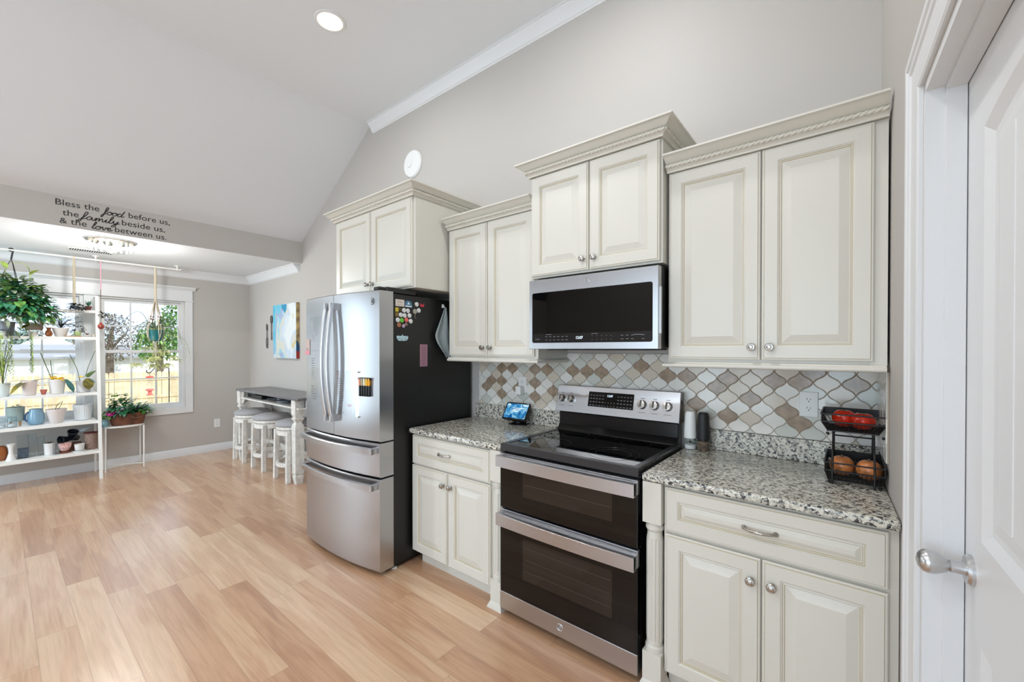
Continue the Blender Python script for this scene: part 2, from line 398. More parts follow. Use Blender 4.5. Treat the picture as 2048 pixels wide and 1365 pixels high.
# the door leaf: two sunk panels, the upper one with a cambered top and plank grooves
X0 = .069; LY0, LY1 = D0 - .0235, D1 + .0235; LZ = DZ - .0235
def arch_loop(y0, y1, z0, z1, rise, x, n=10):
    P = [(x, y0, z0), (x, y1, z0)]
    for i in range(n + 1):
        t = i / n; y = y1 + (y0 - y1) * t; P.append((x, y, z1 + rise * (1 - (2 * t - 1) ** 2)))
    return P
door = MB(); st = .125
def sunk(mb, y0, y1, z0, z1, rise):
    outs = [(0, 0), (.012, .006), (.022, .011), (.034, .012), (.06, .0085)]
    loops = [arch_loop(y0 - i, y1 + i, z0 + i, z1 - i, rise, X0 + d) for i, d in outs]
    mb.loft(loops, caps=False)
    y0i, y1i = y0 - .06, y1 + .06; NP = 5
    L = loops[-1]; mb.poly(L)
    return y0i, y1i
ya, yb_ = LY0 - st, LY1 + st
Zs = [(.25, .814, .0), (1.031, 1.885, .032)]
# rails and stiles around the panels
def quad(mb, y0, y1, z0, z1): mb.poly([(X0, y0, z0), (X0, y1, z0), (X0, y1, z1), (X0, y0, z1)])
quad(door, LY0, ya, .006, LZ); quad(door, yb_, LY1, .006, LZ); quad(door, ya, yb_, .006, .25); quad(door, ya, yb_, .814, 1.031)
n = 10
for i in range(n):
    t0, t1 = i / n, (i + 1) / n
    f = lambda t: (X0, yb_ + (ya - yb_) * t, 1.885 + .032 * (1 - (2 * t - 1) ** 2))
    p0, p1 = f(t0), f(t1); door.poly([p0, p1, (X0, p1[1], LZ), (X0, p0[1], LZ)])
for z0, z1, r in Zs: sunk(door, ya, yb_, z0, z1, r)
door.loft([[(X0, LY0, .006), (X0, LY1, .006), (X0, LY1, LZ), (X0, LY0, LZ)], [(X0 + .036, LY0, .006), (X0 + .036, LY1, .006), (X0 + .036, LY1, LZ), (X0 + .036, LY0, LZ)]], caps=False)
door.poly([(X0 + .036, LY0, .006), (X0 + .036, LY1, .006), (X0 + .036, LY1, LZ), (X0 + .036, LY0, LZ)])
for k in range(1, 5):                                  # plank grooves as thin beads
    y = ya - .06 + (yb_ + .06 - ya + .06) * k / 5
    door.tube([(X0 + .0085, y, 1.095), (X0 + .0085, y, 1.835)], .0018, 6)
    door.tube([(X0 + .0085, y, .32), (X0 + .0085, y, .75)], .0018, 6)
dl = rw(struct(door.build('door_1', M['trim'], loc=(0, 0, 0)))); BASE[dl.name] = (0, 0, 0)
ky, kz = LY0 - .062, .946
k = MB(); k.lathe([(.033, 0), (.033, -.006), (.029, -.011), (.014, -.012), (.0125, -.026), (.014, -.034)], (X0, ky, kz), 32, axis='x')
kb = k.build('door_rosette', M['steel2'], dl, smooth=35)
k = MB(); pr = [(.0105, -.033)] + [((.0105 + .0155 * sin(pi / 2 * t / .62) if t < .62 else max(.0008, .026 * sqrt(max(0, 1 - ((t - .62) / .38) ** 2)))), -.034 - .056 * t) for t in [i / 16 for i in range(17)]]
k.lathe(pr, (X0, ky, kz), 32, axis='x'); kn = k.build('door_knob', M['steel2'], dl, smooth=40)

# ---------------- mouldings
def crown_prof(h, p): return [(0, 0), (.006 * p / .08, 0), (.012 * p / .08, .008), (.02 * p / .08, .012), (p * .42, h * .42), (p * .7, h * .7), (p * .82, h * .8), (p * .86, h * .88), (p, h * .92), (p, h), (0, h)]
def run(mb, prof, a, b_, out, z, m0=None, m1=None):
    """straight moulding from a to b (xy); prof is (projection, height); m0/m1 mitre slopes along the run"""
    a = Vector((a[0], a[1])); b_ = Vector((b_[0], b_[1])); d = (b_ - a).normalized(); out = Vector(out)
    A = [(*(a + out * o + d * (o * (m0 or 0))), z + h) for o, h in prof]; B = [(*(b_ + out * o + d * (o * (m1 or 0))), z + h) for o, h in prof]
    mb.loft([A, B])
b = MB(); run(b, crown_prof(.105, .085), (XW, 0), (-5.285, 0), (0, -1), 2.37, 1, 0); struct(b.build('trim_3', M['trim'], smooth=30))
b = MB(); run(b, crown_prof(.105, .085), (XW, 0), (XW, -4.6), (1, 0), 2.37, 1, 0); struct(b.build('trim_4', M['trim'], smooth=30))
b = MB(); run(b, crown_prof(.088, .075), (-3.68, 0), (.098, 0), (0, -1), 3.562, 0, 0); struct(b.build('trim_5', M['trim'], smooth=30))
bprof = [(0, 0), (.013, 0), (.013, .075), (.010, .083), (.010, .09), (.004, .099), (0, .099)]
b = MB(); run(b, bprof, (XW, 0), (XW, -4.6), (1, 0), 0, 1, 0); struct(b.build('baseboard_left', M['trim'], smooth=30))
b = MB(); run(b, bprof, (XW, 0), (-3.3, 0), (0, -1), 0, 1, 0); struct(b.build('baseboard_back', M['trim'], smooth=30))

# ---------------- the twin window
def window(idx, y0, y1):
    f = MB(); x0, x1 = XW - .105, XW - .02
    f.box(x0, x1, y0, y0 + .03, OZ0, OZ1).box(x0, x1, y1 - .03, y1, OZ0, OZ1).box(x0 + .001, x1 - .001, y0 + .03, y1 - .03, OZ0, OZ0 + .03).box(x0 + .001, x1 - .001, y0 + .03, y1 - .03, OZ1 - .02, OZ1)
    w = struct(f.build(f'window_{idx}', M['trim'], loc=(XW, (y0 + y1) / 2, OZ0))); 
    zm = 1.385
    def sash(x, z0, z1, nm):
        s = MB(); a, c = y0 + .03, y1 - .03; t = .032
        s.box(x, x + .034, a, a + t, z0, z1).box(x, x + .034, c - t, c, z0, z1).box(x + .001, x + .033, a + t, c - t, z0, z0 + .036).box(x + .001, x + .033, a + t, c - t, z1 - .036, z1)
        ga, gc, g0, g1 = a + t, c - t, z0 + .036, z1 - .036
        for i in (1, 2): y = ga + (gc - ga) * i / 3; s.box(x + .012, x + .022, y - .008, y + .008, g0, g1)
        zc = (g0 + g1) / 2; s.box(x + .0128, x + .0212, ga, gc, zc - .008, zc + .008)
        so = s.build(nm, M['trim'], w)
        p = MB(); p.box(x + .015, x + .019, ga - .003, gc + .003, g0 - .003, g1 + .003); p.build('window_pane', M['pane'], so)
    sash(XW - .066, OZ0 + .03, zm + .03, 'window_sash'); sash(XW - .1, zm - .006, OZ1 - .02, 'window_sash')
    l = MB(); l.box(XW - .045, XW - .025, (y0 + y1) / 2 - .03, (y0 + y1) / 2 + .03, zm + .03, zm + .04); l.build('sash_lock', M['white'], w)
    return w
PC = (-1.727, -1.605)
window(1, PC[1], OY1); window(2, OY0, PC[0])
b = MB(); b.box(XW - .105, XW + .012, PC[0], PC[1], OZ0, OZ1); struct(b.build('trim_6', M['trim'], bevel=.003))
b = MB(); t = .08
b.box(XW, XW + .018, OY1, OY1 + t, OZ0 - t, OZ1).box(XW, XW + .018, OY0 - t, OY0, OZ0 - t, OZ1).box(XW, XW + .018, OY0, OY1, OZ0 - t, OZ0)
b.box(XW, XW + .024, OY0 - t - .012, OY1 + t + .012, OZ1, OZ1 + .015).box(XW, XW + .02, OY0 - t, OY1 + t, OZ1 + .015, OZ1 + .145)
b.prism([(0, 0), (.024, 0), (.03, .012), (.045, .028), (.05, .032), (.05, .045), (0, .045)], 0, 1, 'y')
nv = 14
for i in range(len(b.v) - nv, len(b.v)):
    x, y, z = b.v[i]; b.v[i] = (XW + x, (OY0 - t - .03) if y < .5 else (OY1 + t + .03), OZ1 + .145 + z)
struct(b.build('trim_7', M['trim'], bevel=.002))
# added frames over the two fill lights, out of view, shaped for their reflections
def fill_frame(name, x0, x1, y, z0, z1, nx, nz_):
    f = MB(); f.box(x0, x0 + .06, y - .03, y + .03, z0, z1).box(x1 - .06, x1, y - .03, y + .03, z0, z1).box(x0, x1, y - .03, y + .03, z0, z0 + .06).box(x0, x1, y - .03, y + .03, z1 - .06, z1)
    for i in range(1, nx): x = x0 + (x1 - x0) * i / nx; f.box(x - .05, x + .05, y - .02, y + .02, z0, z1)
    for i in range(1, nz_): z = z0 + (z1 - z0) * i / nz_; f.box(x0, x1, y - .015, y + .015, z - .015, z + .015)
    struct(f.build(name, M['trim']))
fill_frame('window_3', -2.5, 2.8, YB + .08, .3, 2.7, 6, 1)
fill_frame('window_4', -6.2, -5.5, -4.56, .15, 2.35, 1, 1)
# ================================================================== KITCHEN
CG = [M['cab'], M['glaze']]
def panel_front(x0, x1, z0, z1, yf, th=.02, stile=.055, small=False):
    """raised-panel front facing -y"""
    mb = MB()
    st = stile
    R = [(0, th, 0), (0, .0045, 0), (.0035, .002, 0), (.0065, .002, 0), (.008, .0032, 1), (.0095, 0, 1), (st, 0, 0), (st + .003, .0035, 1), (st + .0055, .0035, 0), (st + .0075, .0065, 1),
         (st + .0115, .0055, 0), (st + .0135, .009, 1), (st + .0165, .009, 0)]
    R += [(st + (.03 if small else .045), .002, 0), (st + (.032 if small else .047), .0015, 0)]
    loops = []; mats = []
    for i, d, m in R:
        loops.append([(x0 + i, yf + d, z0 + i), (x1 - i, yf + d, z0 + i), (x1 - i, yf + d, z1 - i), (x0 + i, yf + d, z1 - i)])
    mats = [R[i + 1][2] if R[i + 1][2] and R[i][2] else (1 if R[i + 1][2] and not R[i][2] and i > 6 else 0) for i in range(len(R) - 1)]
    mats[4] = 1
    mb.loft(loops, caps=True, mats=mats + [0]) if False else None
    n0 = len(mb.v)
    for L in loops: mb.v += L
    for i in range(len(loops) - 1):
        for j in range(4):
            a = n0 + i * 4 + j; b_ = n0 + i * 4 + (j + 1) % 4
            mb.face((a, b_, b_ + 4, a + 4), mats[i])
    mb.face([n0, n0 + 3, n0 + 2, n0 + 1], 0); e = n0 + 4 * (len(loops) - 1); mb.face([e, e + 1, e + 2, e + 3], 0)
    return mb
def knob(parent, x, z, yf):
    k = MB(); k.lathe([(.0085, 0), (.0085, -.002), (.012, -.003), (.012, -.005), (.0065, -.007), (.006, -.014), (.0115, -.017), (.016, -.019), (.0165, -.023), (.014, -.0265), (.0135, -.025), (.010, -.0255), (.0095, -.0275), (.006, -.0285), (.001, -.029)], (x, yf, z), 20, axis='y')
    return k.build('knob', M['nickel'], parent, smooth=40)
def pull(parent, x, z, yf, w=.1):
    k = MB()
    pts = [(x + w * (t - .5), yf - .004 - .024 * sin(pi * t) ** .6, z) for t in [i / 14 for i in range(15)]]
    rr = [.0045 + .0016 * abs(sin(i * 1.9)) + .002 * (1 if i in (0, 14) else 0) for i in range(15)]
    k.tube(pts, rr, 10)
    for s in (-.5, .5): k.lathe([(.009, 0), (.009, -.004), (.006, -.007)], (x + w * s, yf, z), 14, axis='y')
    return k.build('drawer_pull', M['nickel'], parent, smooth=50)
def door_part(parent, x0, x1, z0, z1, yf, kside, kz, stile=.055):
    d = panel_front(x0, x1, z0, z1, yf, stile=stile).build('door', CG, parent)
    knob(d, x1 - .03 if kside > 0 else x0 + .03, kz, yf)
    return d
CP = [(0, 0), (.010, 0), (.010, .006), (.013, .010), (.016, .013), (.021, .016), (.021, .034), (.026, .036), (.033, .040), (.044, .048), (.055, .058), (.060, .061), (.064, .062), (.068, .064), (.068, .072), (.0, .072)]
def path_run(mb, prof, pts, z, m=0):
    """moulding along an xy polyline, outside on the right hand, mitred"""
    P = [Vector(p) for p in pts]; N = len(P); nor = []
    for i in range(N - 1):
        d = (P[i + 1] - P[i]).normalized(); nor.append(Vector((d.y, -d.x)))
    loops = []
    for i in range(N):
        if i == 0: o = nor[0]
        elif i == N - 1: o = nor[-1]
        else:
            b_ = (nor[i - 1] + nor[i]); o = b_ / (b_.dot(nor[i - 1]))
        loops.append([(P[i].x + o.x * q, P[i].y + o.y * q, z + h) for q, h in prof])
    mb.loft(loops, m)
def rope_run(pts, z, off, r=.0085, pitch=.021):
    mb = MB(); P = [Vector(p) for p in pts]
    for i in range(len(P) - 1):
        d = P[i + 1] - P[i]; L = d.length; d.normalize(); o = Vector((d.y, -d.x))
        e0 = -off if i == 0 and False else 0
        s0 = off if i > 0 else 0; s1 = off if i < len(P) - 2 else 0
        a = P[i] + o * off - d * s0; Lt = L + s0 + s1
        n = max(2, int(Lt / (pitch / 8))); loops = []; q0 = len(mb.f)
        for k in range(n + 1):
            s = Lt * k / n; c = a + d * s; Lp = []
            for j in range(12):
                ph = 2 * pi * j / 12
                rr = r * (.62 + .5 * abs(cos(ph - pi * s / pitch)) ** .6)
                Lp.append((c.x + o.x * rr * cos(ph), c.y + o.y * rr * cos(ph), z + rr * sin(ph)))
            loops.append(Lp)
        mb.loft(loops)
        for k in range(n):
            for j in range(12):
                if abs(cos(2 * pi * (j + .5) / 12 - pi * Lt * (k + .5) / n / pitch)) < .22: mb.m[q0 + k * 12 + j] = 1
    return mb
def crown(parent, pts, z):
    c = MB(); path_run(c, CP, pts, z); co = c.build('crown_moulding', M['cab'], parent, smooth=35)
    rope_run(pts, z + .025, .023).build('rope_trim', CG, co, smooth=80)
RAIL = [(-.02, 0), (.012, 0), (.018, .004), (.020, .010), (.018, .016), (.010, .020), (.006, .026), (-.02, .028)]
def light_rail(parent, pts, z):
    c = MB(); path_run(c, RAIL, pts, z); c.build('light_rail', M['cab'], parent, smooth=40)

# ---- upper cabinet, right
YU = -.35
c1 = thing('wall_cabinet', 'tall cream wall cabinet right of the microwave, touching the right wall', 'cabinet', (-.285, -.17, 1.37), group=None)
b = MB(); b.box(-.676, .096, -.33, -.001, 1.368, 2.30).box(.06, .106, -.336, -.30, 1.368, 2.30); b.build('cabinet_body', M['cab'], c1)
door_part(c1, -.669, -.2925, 1.383, 2.258, YU, 1, 1.437); door_part(c1, -.2865, .068, 1.383, 2.258, YU, -1, 1.437)
crown(c1, [(-.676, YU), (.106, YU)], 2.259)
light_rail(c1, [(-.676, -.02), (-.676, YU + .005), (.104, YU + .005)], 1.343)
# ---- upper cabinet, left of microwave
c2 = thing('wall_cabinet', 'cream wall cabinet between the refrigerator and the microwave', 'cabinet', (-1.83, -.17, 1.37))
b = MB(); b.box(-2.206, -1.442, -.33, -.001, 1.368, 2.30); b.build('cabinet_body', M['cab'], c2)
door_part(c2, -2.201, -1.842, 1.383, 2.258, YU, 1, 1.437); door_part(c2, -1.836, -1.462, 1.383, 2.258, YU, -1, 1.437)
crown(c2, [(-2.206, YU), (-1.450, YU)], 2.259)
light_rail(c2, [(-2.206, YU + .005), (-1.442, YU + .005), (-1.442, -.02)], 1.343)
# ---- cabinet over microwave
YM = -.41
c3 = thing('wall_cabinet', 'short cream wall cabinet directly above the microwave', 'cabinet', (-1.065, -.2, 1.84))
b = MB(); b.box(-1.441, -.684, YM + .02, -.001, 1.836, 2.46); b.build('cabinet_body', M['cab'], c3)
door_part(c3, -1.437, -1.067, 1.846, 2.412, YM, 1, 1.905); door_part(c3, -1.061, -.694, 1.846, 2.412, YM, -1, 1.905)
crown(c3, [(-1.441, -.0), (-1.441, YM), (-.684, YM), (-.684, -.0)], 2.415)
# ---- cabinet over fridge
YFU = -.64
c4 = thing('wall_cabinet', 'deep cream cabinet above the refrigerator', 'cabinet', (-2.72, -.32, 1.84))
b = MB(); b.box(-3.222, -2.226, YFU + .02, -.001, 1.836, 2.47)
b.box(-2.2275, -2.2245, YFU + .045, -.34, 1.84, 2.43); b.build('cabinet_body', M['cab'], c4)
door_part(c4, -3.215, -2.727, 1.846, 2.434, YFU, 1, 1.90); door_part(c4, -2.721, -2.245, 1.846, 2.434, YFU, -1, 1.90)
crown(c4, [(-3.222, 0), (-3.222, YFU), (-2.226, YFU), (-2.226, 0)], 2.436)

# ---- base cabinets
YD = -.63
def flute_post(parent, x0, x1, yf):
    p = MB(); xc = (x0 + x1) / 2; w = x1 - x0; yc = yf + w / 2
    p.box(x0, x1, yf, yf + w, .70, .872); p.box(x0, x1, yf, yf + w, .035, .155)
    p.loft([[(x0 - q, yf - q, z), (x1 + q, yf - q, z), (x1 + q, yf + w, z), (x0 - q, yf + w, z)] for q, z in ((.014, 0), (.014, .006), (.003, .03), (0, .036))])
    r = w / 2
    n = 48; fl = lambda a, i: 1 - .085 * max(0, cos(a * 12)) if 5 <= i <= 8 else 1
    p.lathe([(r * .97, .155), (r * .99, .165), (r * .97, .176), (r * .84, .182), (r * .86, .20), (r * .86, .206), (r * .88, .212), (r * .88, .62), (r * .86, .628), (r * .86, .634), (r * .80, .645), (r * .78, .66), (r * .95, .672), (r * .95, .686), (r * .8, .692), (r * .8, .70)], (xc, yc, 0), n, mod=fl)
    return p.build('fluted_post', CG[0], parent, smooth=28)
b1 = thing('base_cabinet', 'cream base cabinet between the refrigerator and the range', 'cabinet', (-1.86, -.31, 0))
b = MB(); b.box(-2.258, -1.545, -.61, -.02, .09, .872); b.box(-2.235, -1.548, -.56, -.02, 0, .0905); b.build('cabinet_body', M['cab'], b1)
d = panel_front(-2.254, -1.560, .674, .860, YD, small=True, stile=.05).build('drawer', CG, b1); pull(d, -1.94, .772, YD)
door_part(b1, -2.256, -1.914, .095, .664, YD, 1, .585); door_part(b1, -1.908, -1.560, .095, .664, YD, -1, .585)
flute_post(b1, -1.543, -1.469, -.645)
b2 = thing('base_cabinet', 'cream base cabinet right of the range, beside the white door', 'cabinet', (-.24, -.31, 0))
b = MB(); b.prism([(-.598, -.61), (.122, -.61), (.099, -.02), (-.598, -.02)], .09, .872); b.prism([(-.595, -.56), (.119, -.56), (.099, -.02), (-.595, -.02)], 0, .0905)
b.build('cabinet_body', M['cab'], b2)
d = panel_front(-.591, .097, .680, .860, YD, small=True, stile=.05).build('drawer', CG, b2); pull(d, -.25, .772, YD)
door_part(b2, -.589, -.2475, .095, .668, YD, 1, .585); door_part(b2, -.2415, .097, .095, .668, YD, -1, .585)
flute_post(b2, -.678, -.600, -.645)

# ---- worktops and upstands
b = MB(); b.box(-2.264, -1.466, -.65, -.0015, .874, .906); g = tag(b.build('granite_worktop', M['granite'], bevel=.009, seg=3), 'granite worktop between the refrigerator and the range', 'worktop')
b = MB(); b.box(-2.264, -1.466, -.0205, -.0015, .9065, 1.012); u = b.build('upstand', M['granite'], g, bevel=.002)
b = MB(); b.prism([(-.681, -.65), (.1245, -.65), (.0985, -.0015), (-.681, -.0015)], .874, .906); g = tag(b.build('granite_worktop', M['granite'], bevel=.009, seg=3), 'granite worktop right of the range with mills and a wire basket on it', 'worktop')
b = MB(); b.box(-.681, .0985, -.0205, -.0015, .9065, 1.010); b.build('upstand', M['granite'], g, bevel=.002)

# ---- arabesque tiles
def clip(P, ax, v, keep_gt):
    out = []
    for i in range(len(P)):
        a, c = P[i], P[(i + 1) % len(P)]; ia = (a[ax] > v) == keep_gt; ic = (c[ax] > v) == keep_gt
        if ia: out.append(a)
        if ia != ic:
            t = (v - a[ax]) / (c[ax] - a[ax]); out.append((a[0] + (c[0] - a[0]) * t, a[1] + (c[1] - a[1]) * t))
    return out
TW, TH = .1013, .0955
def lantern():
    V = [(0, TH / 2), (TW / 2, 0), (0, -TH / 2), (-TW / 2, 0)]; P = []
    for i in range(4):
        a = Vector(V[i]); c = Vector(V[(i + 1) % 4]); d = c - a; nrm = Vector((-d.y, d.x)).normalized()
        sg = -1 if i in (0, 2) else 1
        for k in range(8):
            t = k / 8; amp = -.0034 * sin(2 * pi * t) * sg
            q = a + d * t - nrm * amp * (1 if i in (0, 1, 2, 3) else 1); P.append((q.x, q.y))
    return P
LAN = lantern()
DARK = [(-2.003, 1.30), (-1.902, 1.30), (-1.692, 1.305), (-1.593, 1.308), (-2.108, 1.208), (-2.003, 1.209), (-2.155, 1.159), (-1.698, 1.214), (-2.003, 1.111), (-1.698, 1.113), (-1.549, 1.159), (-1.868, 1.164), (-2.105, 1.032),
        (-.784, 1.289), (-.686, 1.289), (-.482, 1.283), (-.531, 1.237), (-.28, 1.273), (-.174, 1.268), (-.128, 1.304), (.031, 1.263), (-.386, 1.186), (-.635, 1.145), (-.49, 1.089), (-.23, 1.129), (-.178, 1.075), (-1.39, 1.30), (-1.29, 1.30), (-1.18, 1.26), (-1.04, 1.27), (-.95, 1.31), (-.88, 1.24)]
M['t0'] = mat('white_glazed_tile', (232, 229, 222), .12); M['t1'] = mat('pale_grey_tile', (206, 207, 198), .12); M['t2'] = mat('beige_glazed_tile', (212, 201, 184), .12)
M['t3'] = mat('taupe_glazed_tile', (160, 140, 120), .14, vary=.08, vscale=25); M['grout'] = mat('tan_grout', (172, 158, 140), .8)
def tiles(x0, x1, z0, z1, flip=False, seed=4):
    mb = MB(); R = random.Random(seed)
    mb.box(x0, x1, -.006, -.0008, z0, z1, 4)
    for r in range(-12, 12):
        for k in range(-30, 30):
            cx = -2.003 + TW * (k + (.5 if r % 2 else 0)); cz = 1.2875 + TH / 2 * r
            if not (x0 - .06 < cx < x1 + .06 and z0 - .06 < cz < z1 + .06): continue
            zz = cz - .016 * max(0, cx + 1.4) / 1.4
            dk = any(abs(cx - a) < .028 and abs(zz - c) < .028 for a, c in DARK) and not flip
            m = 3 if dk else R.choices((0, 1, 2), (.5, .27, .23))[0]
            if flip: m = R.choices((0, 1), (.8, .2))[0]
            P = [(cx + px * .955, zz + pz * .955) for px, pz in LAN]
            for ax, v, kg in ((0, x0, True), (0, x1, False), (1, z0, True), (1, z1, False)):
                P = clip(P, ax, v, kg)
                if len(P) < 3: break
            if len(P) < 3: continue
            c0 = (sum(p[0] for p in P) / len(P), sum(p[1] for p in P) / len(P))
            loops = [[(p[0], -.006, p[1]) for p in P], [(p[0], -.0085, p[1]) for p in P], [(c0[0] + (p[0] - c0[0]) * .95, -.0095, c0[1] + (p[1] - c0[1]) * .95) for p in P]]
            mb.loft(loops, m)
    return mb
TM = [M['t0'], M['t1'], M['t2'], M['t3'], M['grout']]
t = tag(tiles(-2.232, .093, 1.0125, 1.40).build('tile_backsplash', TM), 'backsplash of white and taupe lantern tiles behind the range and worktops', 'backsplash')
t2 = tiles(-.33, -.002, 1.0125, 1.345, True, 9); 
t2.v = [(y + .0 if False else (y), x, z) for x, y, z in t2.v]         # turn onto the side wall: x=depth, y=along wall
t2.v = [(x, y, z) for x, y, z in t2.v]
o = t2.build('tile_backsplash', TM, loc=(0, 0, 0)); tag(o, 'narrow strip of white lantern tiles on the right side wall beneath the cabinet', 'backsplash'); o.matrix_world = RW

# ---- microwave
mw = thing('microwave', 'stainless over-the-range microwave with black glass door', 'microwave', (-1.05, -.2, 1.43))
xa, xb = -1.424, -.684
b = MB(); b.box(xa + .004, xb - .004, -.405, -.003, 1.432, 1.822); b.build('microwave_body', M['black'], mw, bevel=.004)
b = MB(); z0, z1 = 1.428, 1.816; gx0, gx1, gz0, gz1 = xa + .022, xb - .028, 1.4635, 1.742; yF = -.445
def rr(x0, x1, z0, z1, r, y, n=5):
    P = []
    for cx, cz, a0 in ((x1 - r, z1 - r, 0), (x0 + r, z1 - r, 90), (x0 + r, z0 + r, 180), (x1 - r, z0 + r, 270)):
        for i in range(n + 1): a = radians(a0 + 90 * i / n); P.append((cx + r * cos(a), y, cz + r * sin(a)))
    return P
b.loft([rr(xa, xb, z0, z1, .003, -.408), rr(xa, xb, z0, z1, .003, yF + .003), rr(xa + .002, xb - .002, z0 + .002, z1 - .002, .003, yF), rr(gx0 - .001, gx1 + .001, gz0 - .001, gz1 + .001, .011, yF), rr(gx0, gx1, gz0, gz1, .01, yF + .003)], caps=False)
b.poly(rr(xa, xb, z0, z1, .003, -.408)); fr_ = b.build('microwave_door', M['steel'], mw, smooth=30)
b = MB(); b.poly(rr(gx0, gx1, gz0, gz1, .01, yF + .002)); b.poly(rr(gx0, gx1, gz0, gz1, .01, yF + .008)); b.build('door_glass', M['bglass'], fr_)
b = MB(); b.box(gx0 + .004, gx1 - .004, yF + .0012, yF + .002, gz0 + .004, gz0 + .05); b.build('control_strip', mat('control_strip_black', (26, 26, 27), .12), fr_)
b = MB(); b.box(xb - .003, xb + .006, yF + .012, yF + .03, 1.50, 1.72); b.build('pocket_handle', M['steel2'], fr_, bevel=.002)
p = MB(); yt = yF + .001
def put(dst, txt, x, z, w, yy): add_mesh(dst, text_mesh(txt, w, None, .0003), lambda q: (x + q[0], yy + q[1], z + q[2]))
put(p, 'Profile', gx0 + .022, 1.4795, .028, yt)
for row in range(2):
    for x in list(range(6)) + list(range(11, 16)) + [17, 18, 19, 21]:
        xx = gx0 + .088 + x * .0262; w = .014 if x < 8 or x > 16 else .0035
        p.box(xx, xx + w, yt - .0003, yt, 1.477 + .018 * row, 1.4795 + .018 * row)
p.box(gx0 + .092, gx0 + .13, yt - .0003, yt, 1.507, 1.5092); p.box(gx0 + .372, gx0 + .41, yt - .0003, yt, 1.507, 1.5092)
p.box(gx0 + .60, gx0 + .64, yt - .0003, yt, 1.497, 1.500); p.build('key_legends', M['print'], fr_)
q = MB(); put(q, '12:07', gx0 + .284, 1.482, .04, yt - .0002); q.build('clock_display', M['glow'], fr_)
def emblem(parent, x, y, z, r, f=None, m='steel2'):
    e = MB(); f = f or (lambda p: p)
    e.tube([f((x + r * cos(a), y - .0008, z + r * sin(a))) for a in [2 * pi * i / 28 for i in range(28)]], r * .06, 6, closed=True)
    e.tube([f((x + r * .82 * cos(a), y - .0008, z + r * .82 * sin(a))) for a in [2 * pi * i / 24 for i in range(24)]], r * .035, 6, closed=True)
    for pts in ([(-.5, .05), (-.3, .4), (-.05, .3), (-.2, -.05), (-.45, -.3), (-.2, -.5), (.0, -.1), (-.1, .2)], [(.05, -.05), (.3, .1), (.35, .4), (.12, .42), (.05, .05), (.15, -.4), (.45, -.35), (.52, -.1)]):
        e.tube([f((p_.x, y - .0008, p_.z)) for p_ in catmull([(x + a * r, 0, z + c * r) for a, c in pts], 4)], r * .06, 5)
    return e.build('round_emblem', M[m], parent, smooth=50)
emblem(fr_, -1.053, yF, 1.780, .0165)
b = MB(); b.box(-1.36, -.76, -.36, -.10, 1.422, 1.433); b.build('grease_filter', M['black'], mw, bevel=.003)

# ---- range
rg = thing('range', 'freestanding double-oven range in stainless steel and black glass', 'range', (-1.08, -.33, 0))
RX0, RX1 = -1.4625, -.6945; rc = (RX0 + RX1) / 2
b = MB(); b.box(RX0 + .003, RX1 - .003, -.615, -.03, .035, .886); b.box(RX0 + .03, RX1 - .03, -.58, -.06, 0, .036)
b.build('range_body', M['black'], rg, bevel=.003)
b = MB(); zt = .921
b.loft([[(RX0 + i, -.651 + i * (1 if k else 1), z), (RX1 - i, -.651 + i, z), (RX1 - i, -.075, z), (RX0 + i, -.075, z)] for k, (i, z) in enumerate(((0, .884), (0, zt - .004), (.004, zt), (.03, zt), (.034, zt - .003)))], caps=False)
b.build('cooktop_frame', mat('dark_graphite_trim', (58, 58, 60), .25, .3), rg, smooth=30)
b = MB(); b.box(RX0 + .032, RX1 - .032, -.62, -.07, zt - .006, zt - .0025); gl = b.build('cooktop_glass', M['bglass'], rg)
b = MB()
for cx, cy, r in ((RX0 + .2, -.47, .115), (RX0 + .2, -.2, .08), (RX1 - .2, -.47, .125), (RX1 - .2, -.47, .085), (RX1 - .2, -.2, .08), (rc, -.18, .06)):
    b.tube([(cx + r * cos(a), cy + r * sin(a), zt - .0023) for a in [2 * pi * i / 40 for i in range(40)]], .0006, 4, closed=True)
b.build('burner_ring', mat('dark_grey_ring', (34, 34, 36), .3), gl)
# backguard
b = MB(); b.prism([(-.112, .918), (-.085, .955), (-.082, 1.03), (-.02, 1.03), (-.02, .918)], RX0 + .012, RX1 - .012, 'x'); b.prism([(-.105, 1.034), (-.068, 1.196), (-.025, 1.196), (-.025, 1.03)], RX0 + .001, RX1 - .001, 'x')
bgd = b.build('backguard', mat('black_enamel', (16, 16, 17), .15), rg, bevel=.004)
pa, pb = Vector((0, -.1135, 1.036)), Vector((0, -.0745, 1.1985)); pn = Vector((0, -(pb.z - pa.z), pb.y - pa.y)).normalized()
PH = (pb - pa).length; pu = (pb - pa).normalized()
def pan(x, h, o=0): q = pa + pu * h + pn * o; return (x, q.y, q.z)
b = MB(); b.loft([[pan(RX0, 0, -.012), pan(RX1, 0, -.012), pan(RX1, PH, -.012), pan(RX0, PH, -.012)], [pan(RX0, 0), pan(RX1, 0), pan(RX1, PH), pan(RX0, PH)]])
cp = b.build('control_panel', M['steel'], rg, bevel=.003)
b = MB(); dx0, dx1 = -1.236, -.950; b.loft([[pan(dx0, .047, -.002), pan(dx1, .047, -.002), pan(dx1, .137, -.002), pan(dx0, .137, -.002)], [pan(dx0, .047, .0015), pan(dx1, .047, .0015), pan(dx1, .137, .0015), pan(dx0, .137, .0015)]])
dp = b.build('display', M['bglass'], cp)
q = MB(); add_mesh(q, text_mesh('12:07', .034, None, 0), lambda p_: pan(-1.112 + p_[0], .111 + p_[2], .0022)); q.build('clock_display', M['glow'], dp)
q = MB()
